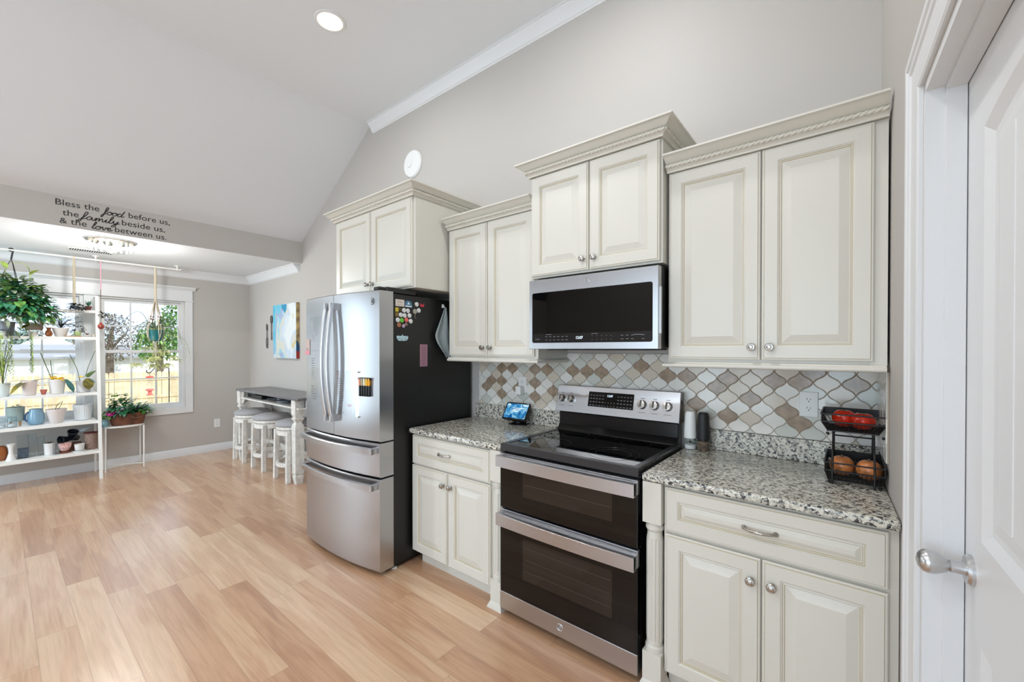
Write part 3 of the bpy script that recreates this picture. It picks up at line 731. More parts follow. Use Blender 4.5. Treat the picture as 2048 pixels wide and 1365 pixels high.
for r_ in range(4):
    for i in range(14):
        if (5 <= i <= 8 and r_ > 1): continue
        x = dx0 + .012 + i * .0195; q.poly([pan(x, .054 + r_ * .02, .0021), pan(x + (.005 if 4 < i < 9 else .011), .054 + r_ * .02, .0021), pan(x + (.005 if 4 < i < 9 else .011), .058 + r_ * .02, .0021), pan(x, .058 + r_ * .02, .0021)])
q.build('key_legends', M['print'], dp)
def frame_m(x, h):
    o = Vector(pan(x, h)); ex = Vector((1, 0, 0)); return lambda p_: tuple(o + ex * p_[0] + pu * p_[2] - pn * p_[1])
for x in (-1.421, -1.357, -.898, -.828, -.757):
    f = frame_m(x, .083); R0 = .0255 if x > -1 else .0235
    k = MB(); k.lathe([(R0, 0), (R0, -.006), (R0 * .93, -.010), (R0 * .9, -.024), (R0 * .84, -.028), (.001, -.029)], (0, 0, 0), 28, axis='y'); k.box(-.0035, .0035, -.034, -.026, -R0 * .88, R0 * .88)
    k.v = [f(v) for v in k.v]; ko = k.build('burner_knob', M['nickel'], cp, smooth=40)
    k = MB(); k.box(-.0036, .0036, -.0345, -.0338, -R0 * .6, R0 * .8); k.box(-.012, .01, -.0006, 0, .034, .037); k.box(-.02, .02, -.0006, 0, -.045, -.043); k.v = [f(v) for v in k.v]; k.build('pointer_mark', M['darkprint'], ko)
# doors
def oven_door(nm, z0, z1, wz0, wz1, hz0, hz1, strip=0):
    yF = -.655
    b = MB(); b.box(RX0 + .001, RX1 - .001, yF, -.617, z0, z1); d = b.build(nm, M['bglass'], rg, bevel=.003)
    b = MB(); b.box(RX0 + .0005, RX1 - .0005, yF - .002, yF + .02, hz0 + .002, z1 + .0005); b.build('door_top_trim', M['steel'], d, bevel=.002)
    w = MB(); w.box(-1.31, -.812, yF - .0006, yF + .002, wz0, wz1); w.build('oven_window', M['wglass'], d)
    w = MB()
    nr = 3 if strip else 1
    for i in range(nr): z = wz0 + (wz1 - wz0) * (i + .8) / (nr + .6); w.box(-1.30, -.82, yF - .0009, yF - .0005, z, z + .002)
    w.build('oven_rack', mat('oven_rack_seen_through_glass', (70, 58, 50), .4), d)
    h = MB(); N = 20; lo = []
    for i in range(N + 1):
        t_ = i / N; x = RX0 + .002 + (RX1 - RX0 - .004) * t_; bow = .008 * (1 - (2 * t_ - 1) ** 2); y = -.696 - bow
        lo.append([(x, y, hz0), (x, y, hz1 - .004), (x, y + .006, hz1), (x, y + .02, hz1), (x, y + .022, hz1 - .008), (x, y + .02, hz0)])
    h.loft(lo); h.loft([[(RX0 + .004, yF, hz1 - .012), (RX0 + .004, yF, hz1 - .004), (RX0 + .004, -.685, hz1 - .004), (RX0 + .004, -.685, hz1 - .012)], [(RX1 - .004, yF, hz1 - .012), (RX1 - .004, yF, hz1 - .004), (RX1 - .004, -.685, hz1 - .004), (RX1 - .004, -.685, hz1 - .012)]])
    for s in (0, 1): xx = RX0 + .002 if s == 0 else RX1 - .022; h.box(xx, xx + .02, -.69, yF, hz0 + .004, hz1 - .002)
    h.build('oven_handle', M['steel'], d, smooth=40)
    if strip:
        s = MB(); s.box(RX0 + .0005, RX1 - .0005, yF - .0025, yF + .01, z0 - .001, strip); so = s.build('bottom_trim', M['steel'], d, bevel=.002); emblem(so, -1.081, yF - .0022, .084, .0165)
    return d
oven_door('upper_oven_door', .580, .870, .664, .79, .806, .864)
oven_door('lower_oven_door', .036, .571, .235, .448, .494, .556, strip=.126)
# ---- refrigerator (slightly turned): local frame, origin = right front bottom corner
FR_LOC = (-2.27, -.865, 0); FR_A = radians(2.24)
def FL(wx, wy): dx, dy = wx - FR_LOC[0], wy - FR_LOC[1]; return (dx * cos(FR_A) + dy * sin(FR_A), -dx * sin(FR_A) + dy * cos(FR_A))
def FWd(x, y, z): return (FR_LOC[0] + x * cos(FR_A) - y * sin(FR_A), FR_LOC[1] + x * sin(FR_A) + y * cos(FR_A), z)
fr = thing('refrigerator', 'stainless french-door refrigerator with black sides', 'refrigerator', FR_LOC, FR_A, local=True)
FW_ = .897; XC = -FW_ / 2
def fy(x): return -.042 * (1 - ((x - XC) / (FW_ / 2)) ** 2)
b = MB(); b.box(-FW_ + .004, -.004, .108, .84, .03, 1.785); b.box(-FW_ + .02, -.02, .06, .82, .008, .032)
b.build('fridge_body', M['fridge_side'], fr, bevel=.004)
def fdoor(nm, x0, x1, z0, z1):
    m = MB(); N = 14; lo = []; e = .006
    for i in range(N + 1):
        x = x0 + (x1 - x0) * i / N; y = fy(x); xe = x
        lo.append([(xe, .104, z0), (xe, .104, z1), (xe, y + e, z1), (xe, y, z1 - e), (xe, y, z0 + e), (xe, y + e, z0)])
    m.loft(lo); return m.build(nm, M['steel'], fr, smooth=35)
dL = fdoor('left_door', -FW_, XC - .002, .846, 1.796); dR = fdoor('right_door', XC + .002, 0, .846, 1.796)
w1 = fdoor('upper_drawer', -FW_, 0, .622, .836); w2 = fdoor('lower_drawer', -FW_, 0, .028, .610)
def vhandle(par, x):
    h = MB(); N = 22; lo = []; z0, z1 = .945, 1.735; y0 = fy(x)
    for i in range(N + 1):
        t = i / N; z = z0 + (z1 - z0) * t; y = y0 - .040 - .042 * (1 - (2 * t - 1) ** 2)
        lo.append([(x - .014, y + .004, z), (x - .010, y, z), (x + .010, y, z), (x + .014, y + .004, z), (x + .012, y + .022, z), (x - .012, y + .022, z)])
    h.loft(lo)
    for za, zb in ((z0, z0 + .045), (z1 - .045, z1)): h.box(x - .0125, x + .0125, y0 + .002, y0 - .048, za, zb)
    h.build('door_handle', M['steel2'], par, smooth=40)
vhandle(dL, XC - .033); vhandle(dR, XC + .033)
def hhandle(par, z):
    h = MB(); N = 24; lo = []
    for i in range(N + 1):
        x = -FW_ + .012 + (FW_ - .024) * i / N; y = fy(x) - .048 - .006 * (1 - ((x - XC) / .45) ** 2)
        lo.append([(x, y, z - .018), (x, y, z + .015), (x, y + .005, z + .02), (x, y + .018, z + .02), (x, y + .02, z - .016)])
    h.loft(lo)
    for xa_ in (-FW_ + .012, -.040): h.box(xa_, xa_ + .028, fy(xa_ + .014) + .004, fy(xa_ + .014) - .05, z - .016, z + .018)
    h.build('drawer_handle', M['steel'], par, smooth=40)
hhandle(w1, .792); hhandle(w2, .566)
b = MB(); b.box(-.15, -.006, .06, .30, 1.786, 1.826); b.box(-.075, -.012, .005, .07, 1.797, 1.822); b.build('hinge_cover', M['black'], fr, bevel=.012, seg=3)
e = emblem(dR, -.062, fy(-.06), 1.728, .021, m='darkprint')
for i, (x, y) in enumerate(((-.03, .13), (-FW_ + .03, .13), (-.03, .75), (-FW_ + .03, .75))):
    b = MB(); b.lathe([(.018, 0), (.02, .006), (.012, .01), (.012, .012)], (x, y, 0), 14); b.build('levelling_foot', M['white'], fr)

# ---- things stuck on the refrigerator
def onside(o_y, z): return FWd(-.0035, o_y, z)
def side_thing(name, label, cat, wy, z, mk, mats, group=None):
    """mk(mb) draws in local yz (y to the back) with x as thickness away from the fridge"""
    mb = MB(); mk(mb); ly = wy + .865
    o = mb.build(name, mats, loc=(0, 0, 0), smooth=40); o.location = onside(ly, z); o.rotation_euler = (0, 0, FR_A)
    return tag(o, label, cat, group)
def disc(r, t=.006): return lambda mb: mb.lathe([(r, 0), (r, t * .6), (r * .85, t), (.001, t * 1.05)], (0, 0, 0), 20, axis='x')
def slab(w, h, t=.003): return lambda mb: mb.box(0, t, -w / 2, w / 2, -h / 2, h / 2)
WM = mat('white_magnet_enamel', (222, 222, 220), .3, vary=.12, vscale=90)
GW = 'round white magnets on the refrigerator side'
for wy, z, lab in ((-.567, 1.731, 'round white magnet just left of the red butterfly'), (-.549, 1.691, 'round white magnet just right of the grey balloon'), (-.674, 1.683, 'white round magnet beside the small black and gold magnet, first of its row'), (-.642, 1.682, 'white round magnet under the sailboat magnet'),
                   (-.700, 1.651, 'white round magnet right of the brown square magnet'), (-.669, 1.649, 'white round magnet just above the gap of the green and coral ones'), (-.629, 1.651, 'white round magnet above the lowest right white one'), (-.724, 1.617, 'white round magnet left of the green one'), (-.619, 1.614, 'white round magnet right of the coral one')):
    o = side_thing('round_magnet', lab, 'magnet', wy, z, disc(.0155), WM, GW)
for wy, z, r, c, lab in ((-.692, 1.616, .0155, (110, 200, 60), 'round bright green magnet on the refrigerator side'), (-.654, 1.621, .0155, (238, 110, 105), 'round coral magnet on the refrigerator side'),
                      (-.714, 1.585, .0155, (170, 110, 70), 'round bronze and purple magnet, lowest left on the refrigerator side'), (-.678, 1.580, .012, (190, 165, 190), 'small round lilac magnet, lowest of the magnet cluster'), (-.657, 1.592, .0115, (140, 112, 105), 'small round dusky brown magnet under the coral one')):
    side_thing('round_magnet', lab, 'magnet', wy, z, disc(r), mat('magnet_enamel', c, .3))
side_thing('square_magnet', 'yellow square magnet under the quote card', 'magnet', -.731, 1.684, slab(.024, .027), mat('yellow_magnet', (205, 185, 60), .4))
side_thing('square_magnet', 'olive brown square magnet below the yellow one', 'magnet', -.731, 1.653, slab(.024, .028), mat('brown_magnet', (130, 108, 52), .4))
side_thing('small_magnet', 'small black and gold magnet beside the yellow square', 'magnet', -.707, 1.688, slab(.018, .022), mat('black_gold_magnet', (70, 58, 22), .4, vary=.6, vscale=120))
o = side_thing('quote_card', 'cream quote card at the top of the magnet cluster', 'card', -.706, 1.729, slab(.070, .044, .002), mat('cream_card', (226, 214, 202), .7))
BASE[o.name] = (0, 0, 0)
k = MB()
for pts in ([(-.022, .006), (-.018, .014), (-.014, .002), (-.010, .01), (-.006, .0), (0, .012), (.004, -.002), (.01, .01), (.016, .002), (.024, .01)], [(-.024, -.01), (-.01, -.013), (.0, -.009), (.012, -.013), (.02, -.010)]):
    k.tube([(.0022, p_.x, p_.y) for p_ in catmull([(a, c, 0) for a, c in pts], 3)], .0007, 4)
k.build('handwriting', M['darkprint'], o)
o = side_thing('sailboat_magnet', 'blue rounded magnet with a white sailboat', 'magnet', -.637, 1.727, lambda mb: mb.prism([(-.029, -.022), (.03, -.022), (.03, .0), (.022, .016), (.008, .022), (-.014, .022), (-.029, .010)], 0, .003, 'x'), mat('sea_blue_magnet', (70, 120, 150), .4))
BASE[o.name] = (0, 0, 0)
k = MB(); k.prism([(-.012, -.004), (.012, -.002), (-.002, .014)], .003, .004, 'x'); k.prism([(-.026, -.019), (.027, -.019), (.027, -.011), (-.026, -.011)], .003, .0036, 'x'); k.build('sail_picture', M['white'], o)
side_thing('butterfly_magnet', 'red butterfly magnet on the refrigerator side', 'magnet', -.521, 1.729, lambda mb: (mb.prism([(-.002, -.002), (-.02, .013), (-.016, -.002), (-.012, -.013), (-.002, -.006)], 0, .004, 'x'), mb.prism([(.002, -.002), (.02, .013), (.016, -.002), (.012, -.013), (.002, -.006)], 0, .004, 'x'), mb.box(0, .005, -.002, .002, -.012, .008)), mat('red_enamel', (205, 60, 70), .35))
side_thing('balloon_magnet', 'grey balloon shaped magnet with curled string', 'magnet', -.582, 1.682, lambda mb: (mb.lathe([(.017, 0), (.017, .003), (.001, .004)], (0, 0, 0), 18, axis='x'), mb.tube([(.002, p_.x, p_.y) for p_ in catmull([(0, -.016, 0), (.003, -.026, 0), (-.002, -.036, 0), (.004, -.046, 0), (.012, -.044, 0)], 4)], .0014, 5)), mat('grey_balloon', (165, 160, 146), .4))
side_thing('bathtub_magnet', 'pale blue bathtub shaped magnet', 'magnet', -.687, 1.502, lambda mb: mb.prism([(-.045, .012), (-.045, -.004), (-.036, -.016), (-.028, -.020), (.028, -.020), (.036, -.016), (.045, -.004), (.045, .012), (.004, .012), (.004, .02), (-.004, .02), (-.004, .012)], 0, .004, 'x'), mat('pale_blue_magnet', (175, 205, 212), .4, vary=.15, vscale=80))
o = side_thing('list_magnet', 'tall pink list magnet on the refrigerator side', 'magnet', -.505, 1.384, slab(.066, .152, .002), mat('dusky_pink_card', (168, 126, 140), .6)); BASE[o.name] = (0, 0, 0)
k = MB()
for i in range(14): k.box(.002, .0024, -.024 + (.006 if i % 3 else 0), .024 - .005 * (i % 2), -.066 + i * .0098, -.0635 + i * .0098)
k.build('printed_lines', mat('purple_print', (112, 72, 92), .6), o)
# towel on a small hook
hk = side_thing('towel_hook', 'small white hook high on the refrigerator side holding the towel', 'hook', -.324, 1.742, lambda mb: (mb.box(0, .004, -.009, .009, -.016, .010), mb.tube([(.004, 0, -.01), (.014, 0, -.012), (.016, 0, -.002)], .003, 8)), M['white'])
tw = MB(); TN = 15
left = catmull([(.02, 0, -.012), (.03, -.02, -.05), (.03, -.05, -.11), (.03, -.088, -.185), (.03, -.098, -.225), (.03, -.08, -.27), (.03, -.04, -.32), (.03, .0, -.365), (.03, .012, -.372)], 5)
loops = []
for i, L in enumerate(left):
    t = i / (len(left) - 1); yR = .014 + .035 * min(1, t * 2.5); row = []
    for j in range(TN):
        u = j / (TN - 1); y = L.y + (yR - L.y) * u
        row.append((.012 + .010 * sin(u * 9 + 1) * min(1, t * 3) + .006, y, L.z))
    loops.append(row)
n0 = len(tw.v)
for r in loops: tw.v += r
for i in range(len(loops) - 1):
    for j in range(TN - 1): a = n0 + i * TN + j; tw.face((a, a + 1, a + TN + 1, a + TN))
o = tw.build('dish_towel', mat('pale_grey_blue_waffle_cloth', (176, 188, 190), .95, bump=.9, bscale=260), loc=(0, 0, 0), smooth=80); o.location = FWd(.002, -.324 + .865, 1.742); o.rotation_euler = (0, 0, FR_A)
md = o.modifiers.new('thick', 'SOLIDIFY'); md.thickness = .005
tag(o, 'grey blue dish towel hanging between the refrigerator and wall cabinet', 'towel')
# front items: clear planner boards, card, marker holder
def front_thing(name, label, cat, x0, x1, z0, z1, mt, t=.003, off=.001, group=None):
    mb = MB(); N = 6; lo = []
    for i in range(N + 1): x = x0 + (x1 - x0) * i / N; y = fy(x) - off; lo.append([(x, y, z0), (x, y, z1), (x, y - t, z1), (x, y - t, z0)])
    mb.loft(lo); xm = (x0 + x1) / 2
    o = mb.build(name, mt, loc=(0, 0, 0)); o.location = FWd(0, 0, 0); o.rotation_euler = (0, 0, FR_A); BASE[o.name] = (0, 0, 0)
    return tag(o, label, cat, group)
ACR = glass_mat('clear_acrylic', (254, 254, 254), .5)
def scribble(o, x0, x1, z0, z1, n, mt, seed, nm='handwriting'):
    R = random.Random(seed); k = MB()
    for i in range(n):
        z = z1 - (z1 - z0) * i / max(1, n - 1); x = x0; w = (x1 - x0) * R.uniform(.5, 1); pts = []
        while x < x0 + w: pts.append((x, fy(x) - .0052, z + R.uniform(-.003, .003))); x += .006
        if len(pts) > 2: k.tube(pts, .0009, 4)
    k.build(nm, mt, o)
INK = mat('black_marker_ink', (50, 50, 54), .6); RED = mat('red_marker_ink', (190, 70, 75), .6)
o = front_thing('planner_board', 'clear acrylic planner board on the right refrigerator door', 'board', -.402, -.172, .985, 1.285, ACR)
scribble(o, -.385, -.325, 1.07, 1.23, 12, INK, 1); scribble(o, -.395, -.375, 1.12, 1.26, 14, RED, 2, 'red_handwriting'); scribble(o, -.385, -.32, .995, 1.045, 5, INK, 3, 'note_lines')
scribble(o, -.29, -.22, 1.055, 1.062, 2, RED, 5, 'red_note')
for x, z in ((-.396, 1.279), (-.178, 1.279), (-.396, .991), (-.178, .991)):
    k = MB(); k.lathe([(.005, 0), (.005, -.003), (.003, -.006)], (x, fy(x) - .004, z), 12, axis='y'); k.build('board_pin', M['nickel'], o)
o = front_thing('planner_board', 'clear acrylic planner board on the left refrigerator door', 'board', -.79, -.53, 1.03, 1.66, ACR)
scribble(o, -.775, -.70, 1.24, 1.36, 8, INK, 7); scribble(o, -.775, -.69, 1.07, 1.16, 6, INK, 8, 'note_lines')
o = front_thing('note_card', 'beige and pink note card at the left edge of the refrigerator door', 'card', -.885, -.815, 1.385, 1.50, mat('beige_card', (205, 180, 172), .7)); 
k = MB(); N = 4
k.box(-.88, -.82, fy(-.85) - .0095, fy(-.85) - .0085, 1.387, 1.415); k.build('pink_note', mat('pink_note', (232, 150, 165), .7), o)
scribble(o, -.878, -.83, 1.425, 1.432, 2, INK, 11)
o = front_thing('marker_holder', 'black magnetic marker holder on the right refrigerator door', 'holder', -.170, -.066, 1.232, 1.246, M['black'], .014)
for i, (c, lab) in enumerate((((225, 150, 120), 'orange capped marker, nearest the acrylic board'), ((170, 165, 130), 'khaki capped marker, second from the left in the holder'), ((228, 222, 200), 'cream capped marker in the middle of the holder'), ((240, 190, 40), 'yellow capped marker left of the last one'), ((235, 165, 30), 'amber capped marker, rightmost in the holder'))):
    x = -.158 + i * .0205; y = fy(x) - .009
    k = MB(); k.lathe([(.0075, 0), (.008, .004), (.008, .072), (.007, .075)], (x, y, 1.128), 12); o = k.build('marker', M['black'], loc=(0, 0, 0), smooth=40); o.location = FWd(0, 0, 0); o.rotation_euler = (0, 0, FR_A); BASE[o.name] = (0, 0, 0)
    tag(o, lab, 'marker', 'markers in the holder on the refrigerator')
    k = MB(); k.lathe([(.0082, .0), (.0085, .02), (.0085, .044), (.006, .046)], (x, y - .001, 1.196), 12); k.build('marker_cap', mat('marker_cap', c, .4), o, smooth=40)

# ---- worktop things
sd = thing('smart_display', 'black smart display showing a blue screen on the left worktop', 'smart display', (-1.785, -.098, .906), radians(3), local=True)
# local: screen faces -y, tilted back
b = MB(); b.loft([[(.075 * cos(a) * k, .01 + .05 * sin(a) * k, z) for a in [2 * pi * i / 28 for i in range(28)]] for k, z in ((1, 0), (1, .005), (.55, .012), (.4, .03))]); b.build('base', M['black'], sd, smooth=40)
TLT = Matrix.Rotation(radians(-34), 4, 'X'); T0 = Vector((0, -.052, .040))
def sc_(x, y, z): return tuple(T0 + (TLT @ Vector((x, y, z))))
def rrect(w, z0, z1, r, y): return [(p[0], p[1], p[2]) for p in rr(-w, w, z0, z1, r, y)]
b = MB(); b.loft([[sc_(*p) for p in rrect(w, z0, z1, r, y)] for w, z0, z1, r, y in ((.098, .002, .13, .012, 0), (.1, 0, .132, .012, .004), (.098, .002, .128, .02, .02), (.075, .015, .105, .03, .06), (.05, .025, .085, .03, .085))])
bd = b.build('speaker_housing', M['black'], sd, smooth=40)
scr = bpy.data.materials.new('blue_screen'); scr.use_nodes = True
N_ = scr.node_tree.nodes; L_ = scr.node_tree.links; p_ = N_['Principled BSDF']; p_.inputs['Base Color'].default_value = (0, 0, 0, 1); p_.inputs['Roughness'].default_value = .08
t_ = N_.new('ShaderNodeTexCoord'); n_ = N_.new('ShaderNodeTexNoise'); n_.inputs['Scale'].default_value = 22; n_.inputs['Distortion'].default_value = 1.5; L_.new(t_.outputs['Object'], n_.inputs['Vector'])
r_ = N_.new('ShaderNodeValToRGB'); e_ = r_.color_ramp.elements; e_[0].position = .38; e_[0].color = rgb(20, 85, 150); e_[1].position = .66; e_[1].color = rgb(170, 215, 235); x_ = e_.new(.5); x_.color = rgb(60, 150, 205)
L_.new(n_.outputs['Fac'], r_.inputs['Fac']); L_.new(r_.outputs[0], p_.inputs['Emission Color']); p_.inputs['Emission Strength'].default_value = .9
b = MB(); b.poly([sc_(-.089, -.0006, .012), sc_(.089, -.0006, .012), sc_(.089, -.0006, .121), sc_(-.089, -.0006, .121)]); b.build('screen', scr, bd)
k = MB(); k.box(-.08, -.06, -.0012, -.0008, .108, .114); k.box(.045, .08, -.0012, -.0008, .106, .111)
for i in range(3): k.box(-.03, .045 - .01 * i, -.0012, -.0008, .085 - i * .012, .089 - i * .012)
k.v = [sc_(*v) for v in k.v]; k.build('screen_text', mat('screen_text_white', (230, 245, 250), .5, emit=(230, 245, 250), es=.9), bd)
k = MB(); k.lathe([(.0035, 0), (.0035, -.001), (.001, -.0012)], (.078, -.0004, .127), 12, axis='y'); k.v = [sc_(*v) for v in k.v]; k.build('camera_dot', M['white'], bd)
# mills
def mill(x, y, label, cap, fill, h, r, fr_h):
    t = thing('pepper_mill' if fr_h > .03 else 'salt_mill', label, 'mill', (x, y, .906))
    b = MB(); b.lathe([(r * .92, 0), (r * .96, .004), (r * .96, .062)], (x, y, .906), 24, caps=False); b.build('glass_jar', M['jar'], t, smooth=40)
    b = MB(); b.lathe([(r * .88, .002), (r * .9, .004), (r * .9, fr_h)], (x, y, .906), 20); b.build('filling', fill, t, smooth=40)
    b = MB(); b.lathe([(r, .058), (r, .066), (r * .98, .10), (r * .84, h - .02), (r * .76, h - .006), (r * .6, h), (.001, h + .001)], (x, y, .906), 28); b.build('mill_cap', cap, t, smooth=40)
mill(-.648, -.072, 'white topped salt mill beside the range', M['white'], M['white'], .196, .031, .022)
mill(-.582, -.078, 'black topped pepper mill beside the salt mill', mat('matt_black', (20, 21, 23), .5), mat('peppercorns', (92, 76, 62), .8, vary=.5, vscale=200), .196, .032, .05)
# outlets
def outlet(x, z, lab, f=lambda p_: p_, two=True):
    t = MB(); t.v = []; t.loft([[(x - .036 + i, -y, z - .058 + i), (x + .036 - i, -y, z - .058 + i), (x + .036 - i, -y, z + .058 - i), (x - .036 + i, -y, z + .058 - i)] for i, y in ((0, 0), (0, .003), (.003, .006))])
    t.v = [f(v) for v in t.v]; o = t.build('outlet_cover', M['white']); tag(o, lab, 'outlet')
    for dz in (-.02, .02):
        k = MB(); k.loft([[(x + .0165 * cos(a), -y, z + dz + .0135 * sin(a)) for a in [2 * pi * i / 18 for i in range(18)]] for y in (.006, .0075)]); k.v = [f(v) for v in k.v]; so = k.build('socket', M['white'], o)
        k = MB(); k.box(x - .0075, x - .0052, -.0078, -.0074, z + dz + .001, z + dz + .009); k.box(x + .0052, x + .0075, -.0078, -.0074, z + dz + .001, z + dz + .007); k.lathe([(.0026, -.0078), (.0026, -.0074)], (x, 0, z + dz - .006), 10, axis='y')
        k.v = [f(v) for v in k.v]; k.build('socket_slots', M['black'], so)
    return o
TT = lambda p_: (p_[0], p_[1] - .0096, p_[2])
outlet(-.145, 1.174, 'white wall outlet on the tiles right of the range', TT); outlet(-1.806, 1.175, 'white wall outlet on the tiles behind the smart display', TT)
LWf = lambda p_: (XW - p_[1], p_[0], p_[2]); outlet(-.418, .385, 'white wall outlet low on the wall by the bar stools', LWf)
b = MB(); b.box(-1.832, -1.786, -.062, -.0184, 1.108, 1.166); o = tag(b.build('power_adapter', M['white'], bevel=.004), 'white power adapter plugged in behind the smart display', 'power adapter')
# two-tier wire basket
wb = thing('wire_basket', 'two tier black wire fruit basket on the right worktop', 'basket', (.0, -.2, .906))
def wire_tray(nm, x0, x1, y0, y1, z0, z1, fl):
    b = MB(); R = .003; fl_ = fl
    for z, g_ in ((z1, 0), (z1 - .03, .003), (z0 + .006, fl_)):
        P = [(x0 + g_, y0 + g_, z), (x1 - g_, y0 + g_, z), (x1 - g_, y1 - g_, z), (x0 + g_, y1 - g_, z)]
        for i in range(4): b.tube([P[i], P[(i + 1) % 4]], R, 6)
    n = 16
    for i in range(n + 1):
        x = x0 + fl_ + (x1 - x0 - 2 * fl_) * i / n; b.tube([(x, y0 + fl_, z0 + .006), (x, y1 - fl_, z0 + .006)], .0011, 4)
    for i in range(n + 1):
        y = y0 + fl_ + (y1 - y0 - 2 * fl_) * i / n; b.tube([(x0 + fl_, y, z0 + .006), (x1 - fl_, y, z0 + .006)], .0011, 4)
    for k_ in range(7):                                # mesh walls
        g_ = fl_ * (1 - k_ / 7); z = z0 + .006 + (z1 - .03 - z0 - .006) * k_ / 7
        for a, c in (((x0 + g_, y0 + g_), (x1 - g_, y0 + g_)), ((x0 + g_, y0 + g_), (x0 + g_, y1 - g_)), ((x1 - g_, y0 + g_), (x1 - g_, y1 - g_)), ((x0 + g_, y1 - g_), (x1 - g_, y1 - g_))): b.tube([(*a, z), (*c, z)], .0009, 4)
    for i in range(15):
        t_ = i / 14
        for a, c in (((x0 + t_ * (x1 - x0), y0), (x0 + fl_ + t_ * (x1 - x0 - 2 * fl_), y0 + fl_)), ((x0, y0 + t_ * (y1 - y0)), (x0 + fl_, y0 + fl_ + t_ * (y1 - y0 - 2 * fl_))), ((x1, y0 + t_ * (y1 - y0)), (x1 - fl_, y0 + fl_ + t_ * (y1 - y0 - 2 * fl_))), ((x0 + t_ * (x1 - x0), y1), (x0 + fl_ + t_ * (x1 - x0 - 2 * fl_), y1 - fl_))): b.tube([(*a, z1 - .03), (*c, z0 + .006)], .0011, 4)
    # solid band around the rim at the sides and the back
    b.box(x0, x0 + .002, y0, y1, z1 - .03, z1); b.box(x1 - .002, x1, y0, y1, z1 - .03, z1); b.box(x0, x1, y1 - .002, y1, z1 - .032, z1)
    return b.build(nm, M['wire'], wb, smooth=50)
BY0, BY1 = -.335, -.075
wire_tray('lower_tray', -.075, .104, BY0, BY1, .916, .990, .012); wire_tray('upper_tray', -.087, .106, BY0 + .02, BY1 - .01, 1.102, 1.175, .02)
for sx in (-1, 1):
    b = MB(); xx = .012 + sx * .062
    b.tube(catmull([(xx, BY0 + .004, .909), (xx, BY0 + .01, .98), (xx, BY0 + .075, 1.06), (xx, BY0 + .09, 1.112)], 4), .0035, 8); b.tube([(xx, BY1 - .05, .912), (xx, BY1 - .07, 1.112)], .0035, 8)
    b.build('post', M['wire'], wb, smooth=50)
b = MB(); b.tube([(-.05, BY0 + .082, 1.085), (.074, BY0 + .082, 1.085)], .003, 8); b.build('crossbar', M['wire'], wb)
for x in (-.06, .09):
    for y in (BY0 + .02, BY1 - .02):
        b = MB(); b.ell((x, y, .912), .006, .006, .006, 10, 6); b.build('foot', M['wire'], wb, smooth=60)
        b = MB(); b.ell((x * 1.1, y + .01, 1.098), .006, .006, .006, 10, 6); b.build('foot', M['wire'], wb, smooth=60)
def veg(nm, lab, cat, c, r, rz, mt, lob, st):
    b = MB(); b.lathe([(r * cos(a) if abs(a) < 1.5 else .001, rz * sin(a) * (1 - .12 * (sin(a) > .9))) for a in [-pi / 2 + pi * i / 12 for i in range(13)]], c, 24, mod=lambda a, i: 1 + lob * cos(5 * a))
    o = b.build(nm, mt, smooth=70); tag(o, lab, cat)
    k = MB(); top = (c[0], c[1], c[2] + rz * .9)
    if st:
        for i in range(5): k.leaf(top, (cos(i * 1.26), sin(i * 1.26), .15), .018, .007, .3)
    else: k.lathe([(r * .16, -.001), (r * .1, .004), (r * .04, .007)], top, 10)
    k.build('stem', M['stem'] if st else M['brownstem'], o)
TOM = mat('tomato_skin', (205, 44, 20), .12, vary=.12, vscale=18)
veg('tomato', 'large red tomato at the left of the upper basket tray', 'tomato', (-.018, -.2, 1.149), .040, .036, TOM, .05, True)
veg('tomato', 'red tomato at the right front of the upper basket tray', 'tomato', (.040, -.235, 1.147), .040, .034, TOM, .05, True)
ON = mat('brown_onion_skin', (190, 118, 66), .3, vary=.18, vscale=30)
veg('onion', 'brown onion at the left of the lower basket tray', 'onion', (-.022, -.235, .9635), .041, .040, ON, .006, False)
veg('onion', 'brown onion at the right of the lower basket tray', 'onion', (.060, -.255, .9635), .041, .040, ON, .006, False)
# ================================================================== CEILING AND WALL FITTINGS
def can_light(x, y, lab):
    t = thing('recessed_light', lab, 'ceiling light', (x, y, 3.65), group='recessed lights in the flat ceiling')
    b = MB(); b.lathe([(.098, 0), (.096, -.006), (.08, -.008), (.078, -.002)], (x, y, 3.65), 32, caps=False); b.build('trim_ring', M['white'], t, smooth=50)
    b = MB(); b.lathe([(.078, -.003), (.001, -.0035)], (x, y, 3.65), 32, caps=False); b.build('lens', M['bulb'], t)
can_light(*CAN[0][:2], 'recessed ceiling light near the ceiling fold above the refrigerator')
sd_ = thing('smoke_detector', 'round white detector on the wall above the refrigerator cabinet', 'detector', (-3.045, 0, 3.085))
b = MB(); b.lathe([(.12, -.001), (.12, -.012), (.112, -.022), (.001, -.025)], (-3.045, 0, 3.085), 40, axis='y'); b.build('detector_body', M['white'], sd_, smooth=35)
b = MB(); b.lathe([(.036, -.0235), (.034, -.032), (.001, -.034)], (-3.07, 0, 3.092), 28, axis='y'); b.build('sensor_cap', M['white'], sd_, smooth=35)
